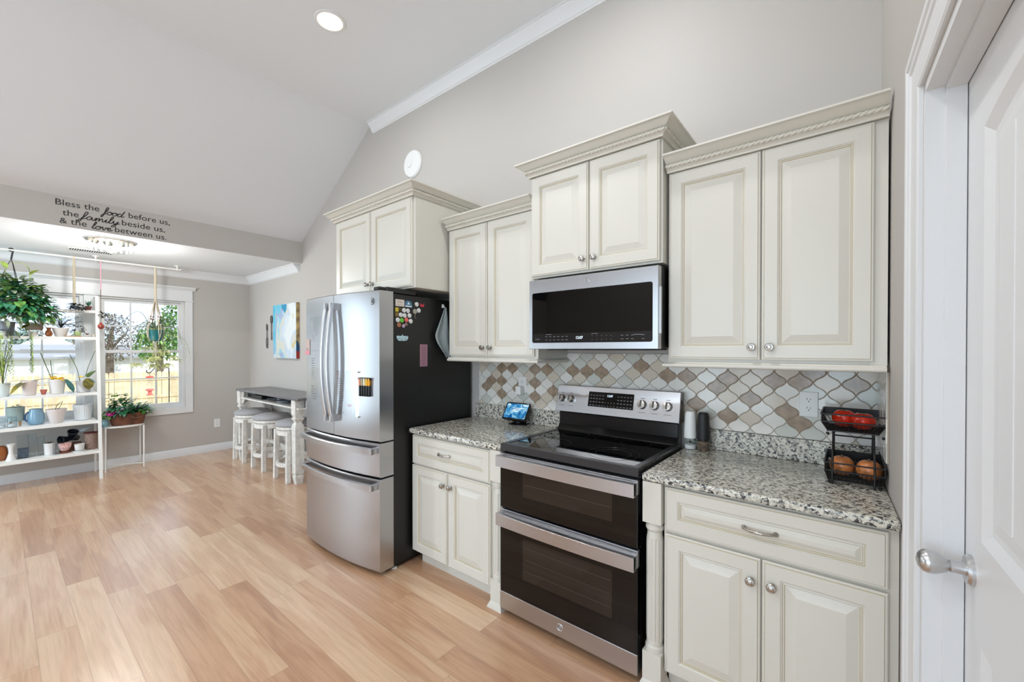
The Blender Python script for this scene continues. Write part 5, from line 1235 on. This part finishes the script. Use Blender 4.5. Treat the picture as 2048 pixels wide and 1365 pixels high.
b = MB(); b.lathe([(.04, 0), (.058, .012), (.064, .05), (.060, .11), (.05, .145), (.05, .165), (.047, .165), (.046, .145), (.056, .1)], (XS, -2.105, z), 28); b.build('jug_body', M['bluegl'], t, smooth=50)
b = MB(); b.tube(catmull([(XS + .01, -2.155, z + .14), (XS + .01, -2.178, z + .11), (XS + .01, -2.18, z + .06), (XS + .01, -2.158, z + .035)], 5), .007, 8); b.build('jug_handle', mat('deep_blue_glass', (50, 90, 130), .12), t, smooth=60)
t = ppot('potted_cutting', 'flared white pot with a bare cutting on the second shelf', 'potted plant', XS + .02, -1.962, z, .050, .082, .150, M['pinkpot'])
b = MB(); b.tube(catmull([(XS + .02, -1.97, z + .14), (XS + .02, -1.955, z + .19), (XS + .02, -1.93, z + .215)], 4), .003, 6); b.tube(catmull([(XS + .02, -1.95, z + .14), (XS + .02, -1.93, z + .18), (XS + .02, -1.915, z + .23)], 4), .0025, 6); b.leaf((XS + .02, -1.93, z + .21), (.1, .4, .9), .03, .012, .2); b.build('stem', [M['stem']], t)
t = ppot('ribbed_pot', 'ribbed white pot at the right end of the second shelf', 'pot', XS - .03, -1.758, z + .002, .062, .080, .172, mat('cool_white_pot', (224, 228, 230), .45), ribs=26)
# --- first shelf
z = SZ[0]; XF = -6.60
b = MB(); b.lathe([(.03, 0), (.044, .02), (.052, .07), (.046, .12), (.03, .145), (.026, .145), (.04, .12), (.045, .07)], (XF - .02, -2.345, z), 26); tag(b.build('glass_vase', M['amber'], smooth=50), 'amber brown vase at the left edge of the lowest shelf', 'vase')
b = MB(); b.lathe([(.036, 0), (.036, .006), (.028, .03), (.017, .075), (.018, .12), (.028, .155), (.030, .165), (.027, .165), (.015, .12)], (XF + .03, -2.277, z), 26); tag(b.build('candle_holder', M['whitepot'], smooth=50), 'white hourglass shaped vase on the lowest shelf', 'vase')
t = thing('glass_cube_vase', 'square glass vase with dark pebbles on the lowest shelf', 'vase', (XF, -2.198, z))
b = MB(); w = .042; b.loft([[(XF - q, -2.198 - q, z + h), (XF + q, -2.198 - q, z + h), (XF + q, -2.198 + q, z + h), (XF - q, -2.198 + q, z + h)] for q, h in ((w, 0), (w, .25), (w - .005, .25), (w - .005, .012))]); b.build('vase_body', M['jar'], t)
b = MB(); b.box(XF - .036, XF + .036, -2.234, -2.162, z + .013, z + .10); b.build('pebbles', mat('slate_pebbles', (72, 84, 100), .7, vary=.35, vscale=120), t)
for y, h, r, lab in ((-2.135, .24, .034, 'tall clear glass vase beside the pebble vase'), (-2.075, .20, .030, 'clear glass vase left of the white pot with dark sprouts')):
    b = MB(); b.lathe([(r * .8, 0), (r * .85, .006), (r, h), (r - .004, h), (r * .75, .012), (.001, .01)], (XF - .03, y, z), 24); tag(b.build('glass_vase', M['jar'], smooth=40), lab, 'vase')
t = ppot('potted_plant', 'cream pot with dark sprouts on the lowest shelf', 'potted plant', XF, -2.013, z, .040, .046, .125, M['whitepot'])
b = MB(); 
for i in range(9): b.leaf((XF, -2.013, z + .115), (cos(i * .7) * .6, sin(i * .7), .6), .05, .012, .4)
b.build('foliage', [M['darkleaf']], t, smooth=80)
b = MB(); b.lathe([(.027, 0), (.028, .004), (.030, .125), (.027, .125), (.025, .01), (.001, .008)], (XF + .06, -1.968, z), 22); tag(b.build('glass_tumbler', M['jar'], smooth=40), 'clear glass tumbler in front of the cream pot', 'glass')
b = MB(); b.lathe([(.022, .0), (.036, .012), (.050, .05), (.052, .085), (.048, .085), (.045, .055), (.03, .02)], (XF + .02, -1.905, z + .02), 26); tag(b.build('marbled_bowl', mat('marbled_pink_glaze', (226, 172, 165), .3, vary=.18, vscale=60), smooth=50), 'pink marbled bowl pot on the lowest shelf', 'pot')
b = MB(); b.lathe([(.045, 0), (.048, .018), (.044, .018), (.04, .004)], (XF + .02, -1.905, z), 22); tag(b.build('cork_saucer', M['brownpot'], smooth=40), 'brown saucer beneath the pink marbled bowl', 'saucer')
for k_, (y, zz, a) in enumerate(((-1.875, .10, .35), (-1.845, .125, .1), (-1.80, .10, -.2))):
    b = MB(); b.lathe([(.028, 0), (.042, .055), (.046, .058), (.046, .068), (.042, .068), (.028, .012)], (0, 0, 0), 24)
    Mx = Matrix.Translation((XF - .085, y, z + zz + .03)) @ Matrix.Rotation(1.2 * (1 if k_ != 1 else -.2) + a, 4, 'X') @ Matrix.Rotation(.5, 4, 'Y')
    b.v = [tuple(Mx @ Vector(v)) for v in b.v]; tag(b.build('nursery_pot', mat('dark_nursery_plastic', (30, 34, 44), .4), smooth=45), ['empty dark plastic pot lying above the pink bowl', 'empty dark plastic pot in the middle of the stack behind the bowls', 'empty dark plastic pot lying beside the wicker basket'][k_], 'pot', 'dark plastic pots on the lowest shelf')
b = MB(); b.box(XF - .14, XF - .03, -1.94, -1.77, z + .0005, z + .085); tag(b.build('brown_box', mat('brown_carton', (104, 66, 46), .7), bevel=.004), 'brown box under the dark plastic pots on the lowest shelf', 'box')
b = MB(); b.lathe([(.026, .0), (.036, .01), (.042, .07), (.039, .07), (.035, .015)], (XF + .05, -1.797, z + .012), 24); tag(b.build('small_bowl', M['whitepot'], smooth=50), 'small cream bowl on a saucer on the lowest shelf', 'bowl')
b = MB(); b.lathe([(.042, 0), (.05, .008), (.048, .011), (.03, .005)], (XF + .05, -1.797, z), 24); tag(b.build('saucer', M['white'], smooth=50), 'white saucer beneath the small cream bowl', 'saucer')
t = thing('wicker_basket', 'woven brown basket at the right end of the lowest shelf', 'basket', (XF - .01, -1.703, z))
b = MB(); b.lathe([(.046, 0)] + [(.048 + .006 * i / 24 + .0016 * (i % 2), .004 + .175 * i / 24) for i in range(25)] + [(.048, .178), (.044, .01)], (XF - .01, -1.703, z), 40, mod=lambda a, i: 1 + .02 * cos(20 * a + pi * i)); b.build('woven_body', mat('greige_wicker', (138, 116, 104), .8, vary=.25, vscale=120), t)
b = MB(); b.tube([(XF - .01 + .053 * cos(a), -1.703 + .053 * sin(a), z + .184) for a in [2 * pi * i / 28 for i in range(28)]], .007, 8, closed=True); b.build('rim', mat('dark_red_wicker', (92, 40, 36), .7), t, smooth=60)
b = MB(); b.lathe([(.055, 0), (.052, .016), (.02, .03), (.001, .032)], (0, 0, 0), 26); Mx = Matrix.Translation((XF - .085, -1.742, z + .215)) @ Matrix.Rotation(.35, 4, 'X'); b.v = [tuple(Mx @ Vector(v)) for v in b.v]
tag(b.build('grey_lid', mat('light_grey_lid', (170, 182, 188), .4), smooth=50), 'pale grey domed lid resting behind the wicker basket', 'lid')

# ================================================================== HALF-MOON TABLE WITH PLANTER
ht = thing('plant_table', 'white metal half-moon table under the window', 'table', (-6.75, -1.41, 0))
ZT = .520; cy_ = -1.41; HR = .185
b = MB(); P = [(-6.875, cy_ - HR), (-6.875, cy_ + HR)] + [(-6.74 + .115 * sin(a), cy_ + HR * cos(a)) for a in [pi * i / 16 for i in range(17)]]
b.prism(P, ZT - .018, ZT, 'z'); b.build('tabletop', M['wmetal'], ht, bevel=.003)
for x, y in ((-6.665, cy_ - .168), (-6.665, cy_ + .168), (-6.86, cy_ - .165), (-6.86, cy_ + .165)):
    b = MB(); b.tube([(x, y, 0), (x, y, ZT - .016)], .009, 10); b.build('leg', M['wmetal'], ht, smooth=50)
b = MB(); b.tube([(-6.665, cy_ - .168, .04), (-6.86, cy_ + .165, .04)], .0055, 8); b.tube([(-6.665, cy_ + .168, .045), (-6.86, cy_ - .165, .045)], .0055, 8); b.build('cross_brace', M['wmetal'], ht, smooth=50)
pl = thing('planter_box', 'brown trough planter with ferns and a pink flower on the half-moon table', 'planter', (-6.74, -1.375, ZT))
b = MB(); lo = []
for k_, h in ((.84, 0), (.92, .05), (1.0, .135), (1.02, .14), (.97, .14), (.93, .10)):
    lo.append([(-6.74 + .072 * k_ * (abs(cos(a)) ** .6) * (1 if cos(a) > 0 else -1), -1.375 + .168 * k_ * (abs(sin(a)) ** .6) * (1 if sin(a) > 0 else -1), ZT + h + (.012 * sin(a) if h > .1 else 0)) for a in [2 * pi * i / 40 for i in range(40)]])
b.loft(lo); b.build('trough', mat('russet_brown_trough', (96, 58, 42), .4, vary=.25, vscale=12), pl, smooth=45)
b = MB(); b.tube(catmull([(-6.668, -1.36, ZT + .11), (-6.664, -1.33, ZT + .085), (-6.664, -1.28, ZT + .085), (-6.668, -1.24, ZT + .115)], 5), .004, 6); b.build('embossed_swag', mat('worn_bronze', (140, 108, 84), .4), pl, smooth=60)
R = random.Random(21); b = MB()
for s in range(44):                                      # arching fronds with leaflets
    a = R.uniform(-.4, 1.6) if s % 3 else R.uniform(-1.5, 1.6); yb = -1.375 + R.uniform(-.08, .12); L = R.uniform(.17, .34); up = R.uniform(.5, 1.4)
    d = Vector((R.uniform(-.25, .8), a * .8, up)).normalized(); p0 = Vector((-6.74 + R.uniform(-.03, .03), yb, ZT + .12))
    N_ = 9
    for i in range(1, N_ + 1):
        t_ = i / N_; c = p0 + d * (L * t_) + Vector((0, 0, -.42 * L * t_ * t_)); sd2 = d.cross(Vector((0, 0, 1))); sd2.normalize()
        for sg in (-1, 1): b.leaf(c, sd2 * sg + d * .5, .046 * (1.15 - t_ * .6), .017, .25, R.randrange(2) if R.random() < .3 else 0)
b.build('fern', [M['fern'], M['fern2']], pl, smooth=80)
b = MB(); bush(b, R, (-6.72, -1.43, ZT + .19), .06, .12, .12, 150, .055, .032, 0, .5, 2); b.build('leafy_plant', [M['leafb'], M['fern']], pl, smooth=80)
b = MB()
for i in range(60):
    a = R.uniform(0, 6.28); q = R.uniform(0, .08); b.leaf((-6.74, -1.47 + q * sin(a), ZT + .25 + R.uniform(-.02, .13)), (cos(a), sin(a), R.uniform(-.2, .6)), .05, .035, .4)
b.build('light_leaves', [M['leaf2']], pl, smooth=80)
b = MB(); bush(b, R, (-6.70, -1.23, ZT + .15), .05, .06, .05, 36, .05, .04, 0, .5); b.build('light_leaves', [M['fern2']], pl, smooth=80)
b = MB()
for i in range(26): a = i * 2.4; b.leaf((-6.665, -1.535, ZT + .165), (.35 + .4 * cos(a), .8 * sin(a) + .2, .5 * cos(a * 1.7)), .045, .04, .4)
b.build('pink_flower', [M['magenta']], pl, smooth=80)
b = MB(); bush(b, R, (-6.69, -1.555, ZT + .14), .03, .045, .06, 40, .04, .035, 0, .5); b.build('flower_leaves', [M['leaf']], pl, smooth=80)
b = MB(); b.lathe([(.022, 0), (.028, .01), (.034, .05), (.022, .085), (.024, .095), (.021, .095), (.018, .085)], (-6.715, -1.575, ZT), 20); tag(b.build('glass_vase', mat('aqua_glass', (130, 175, 185), .1), smooth=50), 'small aqua glass vase at the left of the half-moon table', 'vase')

# ================================================================== HANGING ROD AND PLANTS
XR = -6.60; ZR = 2.43
hr = thing('hanging_rod', 'white ceiling rod carrying the hanging plants before the window', 'rod', (XR, -1.8, ZR))
b = MB(); b.tube([(XR, -2.9, ZR), (XR, -.885, ZR)], .010, 10); b.build('rod', M['wmetal'], hr, smooth=50)
for y in (-2.45, -1.656, -.923):
    b = MB(); b.lathe([(.03, 0), (.03, -.005), (.012, -.01), (.007, -.02), (.007, -.035)], (XR, y, 2.475), 18); b.ell((XR, y, ZR), .014, .014, .014, 10, 8); b.build('bracket', M['wmetal'], hr, smooth=50)
# pothos basket
hb = thing('hanging_basket', 'large leafy green plant hanging from the rod at the left edge', 'hanging plant', (XR, -2.266, 2.44))
b = MB(); b.tube(catmull([(XR, -2.262, 2.416), (XR, -2.283, 2.43), (XR, -2.268, 2.446), (XR, -2.252, 2.435), (XR, -2.258, 2.39), (XR, -2.265, 2.335)], 5), .007, 8); b.build('hook', M['black'], hb, smooth=60)
BZ = 1.78
for a in (.4, 2.5, 4.6): b = MB(); b.tube([(XR, -2.264, 2.335), (XR + .02 * cos(a), -2.264 + .02 * sin(a), 2.29), (XR + .14 * cos(a), -2.264 + .14 * sin(a), BZ + .12)], .0028, 6); b.build('hanger_wire', M['black'], hb, smooth=60)
b = MB(); b.lathe([(.09, 0), (.11, .01), (.15, .13), (.15, .145), (.142, .145), (.1, .02)], (XR, -2.264, BZ), 28); b.build('pot', mat('dark_green_pot', (40, 52, 40), .5), hb, smooth=45)
R = random.Random(31)
b = MB(); bush(b, R, (XR, -2.25, BZ + .12), .22, .23, .21, 520, .08, .05, 0, .5, 3); bush(b, R, (XR + .03, -2.10, BZ + .03), .16, .15, .14, 200, .07, .042, 0, .6, 3); b.build('foliage', [M['leaf'], M['leafb'], M['fern']], hb, smooth=80)
b = MB(); bush(b, R, (XR + .03, -2.24, BZ + .26), .16, .20, .12, 120, .07, .05, 0, .5, 2); b.build('light_leaves', [M['leaf2'], M['varieg']], hb, smooth=80)
b = MB(); bush(b, R, (XR + .02, -2.25, BZ - .06), .16, .20, .07, 90, .055, .03, 0, .9, 2); b.build('trailing_leaves', [M['varieg'], M['leaf2']], hb, smooth=80)
b = MB()
for pts, lf in (([(XR, -2.262, 2.30), (XR + .03, -2.2, 2.31), (XR + .04, -2.165, 2.28)], ((0, .4, -.7), .075, .07)), ([(XR, -2.2, 2.05), (XR + .04, -2.15, 2.15), (XR + .04, -2.14, 2.19)], ((.2, .35, .6), .085, .07)), ([(XR, -2.25, 2.1), (XR + .03, -2.3, 2.2), (XR + .04, -2.30, 2.24)], ((.2, -.2, .8), .07, .06)), ([(XR + .1, -2.1, 1.75), (XR + .12, -2.06, 1.70), (XR + .12, -2.02, 1.70)], ((.1, .9, -.1), .07, .05))):
    b.tube(catmull(pts, 4), .0025, 5); b.leaf(pts[-1], *lf[:1], lf[1], lf[2], .3)
b.build('vine', [M['leafy']], hb, smooth=80)
# braided cord with small plant
h2 = thing('hanging_plant', 'dark leafed plant on a thick braided cord before the window', 'hanging plant', (XR, -1.826, 2.44))
b = MB(); n_ = 60
for ph in (0, 2.1, 4.2): b.tube([(XR + .007 * cos(i * .9 + ph), -1.826 + .007 * sin(i * .9 + ph), 2.445 - .53 * i / n_) for i in range(n_ + 1)], .0055, 6)
b.build('braided_cord', M['cord'], h2, smooth=60)
b = MB(); bush(b, R, (XR, -1.815, 1.885), .06, .085, .04, 90, .035, .02, 0, .4); b.build('foliage', [M['darkleaf']], h2, smooth=80)
b = MB(); b.lathe([(.012, 0), (.03, .012), (.034, .035), (.03, .035)], (XR, -1.826, 1.865), 18); b.build('pot', M['slate'], h2, smooth=50)
# pink cord with ball
h3 = thing('hanging_ornament', 'red brown ceramic ball hung on a thin pink cord', 'hanging ornament', (XR, -1.617, 2.43))
b = MB(); b.tube([(XR, -1.617, 2.44), (XR, -1.617, 2.10)], .0055, 6); b.build('pink_cord', M['pink'], h3); b = MB(); b.tube([(XR, -1.617, 2.10), (XR, -1.617, 1.71)], .0028, 6); b.build('dark_cord', M['brownstem'], h3)
b = MB(); b.ell((XR, -1.617, 1.682), .030, .030, .032, 18, 10); b.lathe([(.012, 0), (.016, .012), (.009, .016)], (XR, -1.617, 1.71), 12); b.build('ball', mat('red_brown_mottled_glaze', (140, 62, 50), .25, vary=.4, vscale=60), h3, smooth=60)
b = MB(); bush(b, R, (XR, -1.605, 1.81), .02, .03, .03, 26, .028, .02, 0, .4); b.build('foliage', [M['darkleaf']], h3, smooth=80)
# macrame spider plant
h4 = thing('macrame_plant', 'teal pot of trailing spider plant in a cream macrame hanger', 'hanging plant', (XR, -1.137, 2.43)); YM_ = -1.137
b = MB(); b.tube([(XR, YM_, 2.445), (XR, YM_, 2.36), (XR, YM_, 2.04)], [.008, .014, .013], 10)
for a in (.3, 1.87, 3.44, 5.0):
    for o_ in (-.16, .16): b.tube(catmull([(XR, YM_, 2.06), (XR + .03 * cos(a + o_), YM_ + .03 * sin(a + o_), 1.92), (XR + .055 * cos(a), YM_ + .055 * sin(a), 1.80), (XR + .085 * cos(a + o_), YM_ + .085 * sin(a + o_), 1.66), (XR + .07 * cos(a), YM_ + .07 * sin(a), 1.55), (XR, YM_, 1.515)], 4), .0045, 6)
for i in range(10): b.tube([(XR, YM_, 1.52), (XR + .02 * cos(i), YM_ + .02 * sin(i), 1.40), (XR + .03 * cos(i), YM_ + .03 * sin(i), 1.33)], .003, 5)
b.build('macrame_hanger', M['cord'], h4, smooth=60)
for a in (.3, 1.87, 3.44, 5.0):
    for zz in (1.82, 1.79, 1.745): b = MB(); b.ell((XR + (.05 + .02 * (zz < 1.77)) * cos(a), YM_ + (.05 + .02 * (zz < 1.77)) * sin(a), zz), .009, .009, .009, 10, 6); b.build('wooden_bead', M['brownpot'], h4, smooth=60)
b = MB(); b.lathe([(.045, 0), (.055, .006), (.075, .125), (.078, .135), (.072, .135), (.06, .02)], (XR, YM_, 1.525), 26); b.build('pot', M['teal'], h4, smooth=45)
b = MB()
def arc(pts, w): 
    P = catmull(pts, 6)
    for i in range(len(P) - 1):
        t_ = i / (len(P) - 1); ww = w * (1 - t_ * .7)
        d = P[i + 1] - P[i]; s_ = d.cross(Vector((1, 0, .2))).normalized(); t2_ = (i + 1) / (len(P) - 1); w2 = w * (1 - t2_ * .7)
        b.poly([P[i] - s_ * ww, P[i] + s_ * ww, P[i + 1] + s_ * w2, P[i + 1] - s_ * w2])
for i in range(26):
    a = R.uniform(0, 6.28); L = R.uniform(.14, .26); hgt = R.uniform(.05, .18); dr = R.uniform(.02, .24)
    c, s = cos(a) * .5, sin(a)
    arc([(XR, YM_, 1.65), (XR + c * L * .4, YM_ + s * L * .4, 1.66 + hgt * .8), (XR + c * L * .8, YM_ + s * L * .8, 1.66 + hgt * .5), (XR + c * L, YM_ + s * L, 1.66 - dr)], .004)
arc([(XR, YM_ - .05, 1.65), (XR, -1.25, 1.84), (XR, -1.34, 1.86), (XR, -1.46, 1.70)], .0035); arc([(XR, YM_, 1.65), (XR, -1.0, 1.78), (XR, -.92, 1.68), (XR, -.88, 1.48)], .0035)
b.build('arching_leaves', [M['stem']], h4)
b = MB()
for cl in range(20):                                      # runners ending in plantlets
    y = YM_ + R.uniform(-.20, .27); zz = R.uniform(1.18, 1.46); x = XR + R.uniform(-.08, .1)
    arc([(XR, YM_, 1.65), (XR + (x - XR) * .6, YM_ + (y - YM_) * .6, 1.66), (x, y, zz)], .0015)
    for i in range(24): a = R.uniform(0, 6.28); l_ = R.uniform(.03, .085); arc([(x, y, zz), (x + cos(a) * l_ * .5, y + sin(a) * l_ * .5, zz + .02), (x + cos(a) * l_, y + sin(a) * l_, zz - R.uniform(-.01, .05))], .0035)
for dy, zz in ((.30, 1.42), (.34, 1.36)): arc([(XR, YM_ + .1, 1.60), (XR, YM_ + dy * .8, 1.56), (XR, YM_ + dy, zz), (XR, YM_ + dy - .005, zz - .12)], .003)
b.build('plantlets', [M['spider']], h4)
# ================================================================== OUTSIDE
b = MB(); b.box(-60, -7.2, -40, 40, -1.3, -1.2); struct(b.build('ground', mat('pale_winter_lawn', (188, 182, 140), .9, vary=.15, vscale=2), loc=(0, 0, 0)))
XFN = -19.8
fn = thing('picket_fence', 'tan wooden picket fence across the yard seen through the window', 'fence', (XFN, 1, -1.2))
WOODF = mat('weathered_pine_pickets', (224, 202, 168), .8, vary=.08, vscale=3)
R = random.Random(2); b = MB(); y = -4.5; n = 0
while y < 6.2:
    w = .128; t_ = .598 + R.uniform(-.01, .01)
    P = [(y, -1.2), (y + w, -1.2), (y + w, t_ - .05), (y + w * .8, t_), (y + w * .2, t_), (y, t_ - .05)]
    b.prism(P, XFN - .018, XFN, 'x'); y += .1425
b.build('pickets', WOODF, fn)
for z in (.30, -.35, -1.0):
    b = MB(); b.box(XFN, XFN + .045, -4.5, 6.2, z, z + .09); b.build('rail', WOODF, fn)
hs = thing('neighbour_building', 'long white building with a grey roof beyond the fence', 'building', (-25, -.5, -1.2))
b = MB(); b.box(-30, -24.5, -5, 1.9, -1.2, 1.03); b.build('wall', mat('white_siding', (240, 242, 244), .6), hs)
b = MB(); b.prism([(-24.2, 1.02), (-24.2, 1.10), (-27.3, 1.62), (-30.3, 1.10), (-30.3, 1.02)], -5.2, 2.05, 'y'); b.build('roof', mat('grey_shingle', (168, 170, 174), .8), hs)
b = MB(); b.box(-24.5, -24.4, -.95, -.55, -1.2, 1.16); b.build('downpipe_box', mat('white_siding_trim', (248, 249, 250), .6), hs)
cp_ = thing('canopy_tent', 'white peaked canopy frame showing above the far roof', 'canopy', (-33, -.65, -1.2))
b = MB(); b.lathe([(1.15, 1.55), (.03, 2.25), (.001, 2.3)], (-33, -.65, 0), 4); b.build('canopy_top', mat('white_canopy', (235, 240, 242), .7), cp_)
for sx in (-1, 1):
    for sy in (-1, 1): b = MB(); b.box(-33 + sx * .8 - .03, -33 + sx * .8 + .03, -.65 + sy * .8 - .03, -.65 + sy * .8 + .03, -1.2, 1.58); b.build('pole', M['white'], cp_)
def tree(nm, lab, x, y, zc, rx, ry, rz, n, L, mats, seed, cat='tree'):
    t = thing(nm, lab, cat, (x, y, -1.2)); R = random.Random(seed)
    b = MB(); b.tube([(x, y, -1.2), (x + .05, y, zc - rz * .4), (x, y + .1, zc + rz * .5)], [.16, .11, .04], 8)
    for i in range(6): a = i * 1.05; b.tube([(x, y, zc - rz * .5), (x + rx * .5 * cos(a), y + ry * .5 * sin(a), zc + rz * .2)], [.05, .015], 5)
    b.build('trunk', mat('grey_bark', (120, 108, 96), .9), t)
    b = MB()
    for _ in range(n):
        a = R.uniform(0, 6.28); e = R.uniform(-1.2, 1.5); q = R.uniform(.1, 1) ** .42
        b.leaf((x + rx * q * cos(a) * cos(e), y + ry * q * sin(a) * cos(e), zc + rz * q * sin(e)), (R.uniform(-1, 1), R.uniform(-1, 1), R.uniform(-1, .6)), L * R.uniform(.6, 1.3), L * .55, .3, R.randrange(len(mats)))
    b.build('crown', mats, t, smooth=80)
tree('leafy_tree', 'tall green tree filling the upper right of the window', -27, 4.4, 3.1, 1.9, 1.6, 2.0, 2600, .22, [M['tree'], M['tree2']], 1)
tree('round_shrub', 'bright green bush in the middle of the right window', -20.9, 1.62, 1.66, .85, .82, .68, 1300, .14, [M['tree2'], M['tree']], 2, 'shrub')
tree('bare_shrub', 'grey brown leafless shrub left of the bright green bush', -22.6, .42, 1.85, .85, 1.1, 1.0, 1700, .10, [M['bare'], M['bare'], M['shrub']], 3, 'shrub')
tree('yard_bush', 'grey green bush inside the fence behind the hook', -21, 4.0, .75, .6, 1.0, .55, 1300, .12, [M['shrub'], M['tree2']], 4, 'shrub')
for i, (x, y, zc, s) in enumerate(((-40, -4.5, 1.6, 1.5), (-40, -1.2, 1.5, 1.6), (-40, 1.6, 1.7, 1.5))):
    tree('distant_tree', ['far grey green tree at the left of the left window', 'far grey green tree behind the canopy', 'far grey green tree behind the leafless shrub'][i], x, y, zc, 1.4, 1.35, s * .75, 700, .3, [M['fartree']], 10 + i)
hk_ = thing('shepherds_hook', 'black shepherd hook in the yard holding the feeder', 'garden hook', (-10, -.317, -1.2))
b = MB(); b.tube(catmull([(-10, -.317, -1.2), (-10, -.317, .4), (-10, -.317, 1.0), (-10, -.34, 1.07), (-10, -.44, 1.10), (-10, -.52, 1.08), (-10, -.555, 1.03), (-10, -.60, .985), (-10, -.635, 1.0), (-10, -.64, 1.04)], 5), .008, 8); b.build('pole', M['black'], hk_, smooth=60)
fd = thing('hummingbird_feeder', 'red and clear hummingbird feeder on the shepherd hook', 'bird feeder', (-10, -.595, .58))
b = MB(); b.tube([(-10, -.6, .985), (-10, -.597, .92)], .003, 5); b.build('hanger', M['black'], fd)
b = MB(); b.lathe([(.02, .01), (.055, 0), (.06, -.03), (.05, -.045), (.02, -.045)], (-10, -.595, .92), 20); b.build('lid', mat('orange_red_plastic', (232, 78, 48), .35), fd, smooth=50)
b = MB(); b.lathe([(.03, .72), (.045, .75), (.045, .875)], (-10, -.595, 0), 18, caps=False); b.build('bottle', M['jar'], fd, smooth=50)
b = MB(); b.lathe([(.03, .70), (.065, .685), (.065, .665), (.03, .65), (.03, .60), (.055, .59), (.05, .575)], (-10, -.595, 0), 20); b.build('feeding_tray', mat('faded_red_plastic', (225, 120, 110), .35), fd, smooth=50)
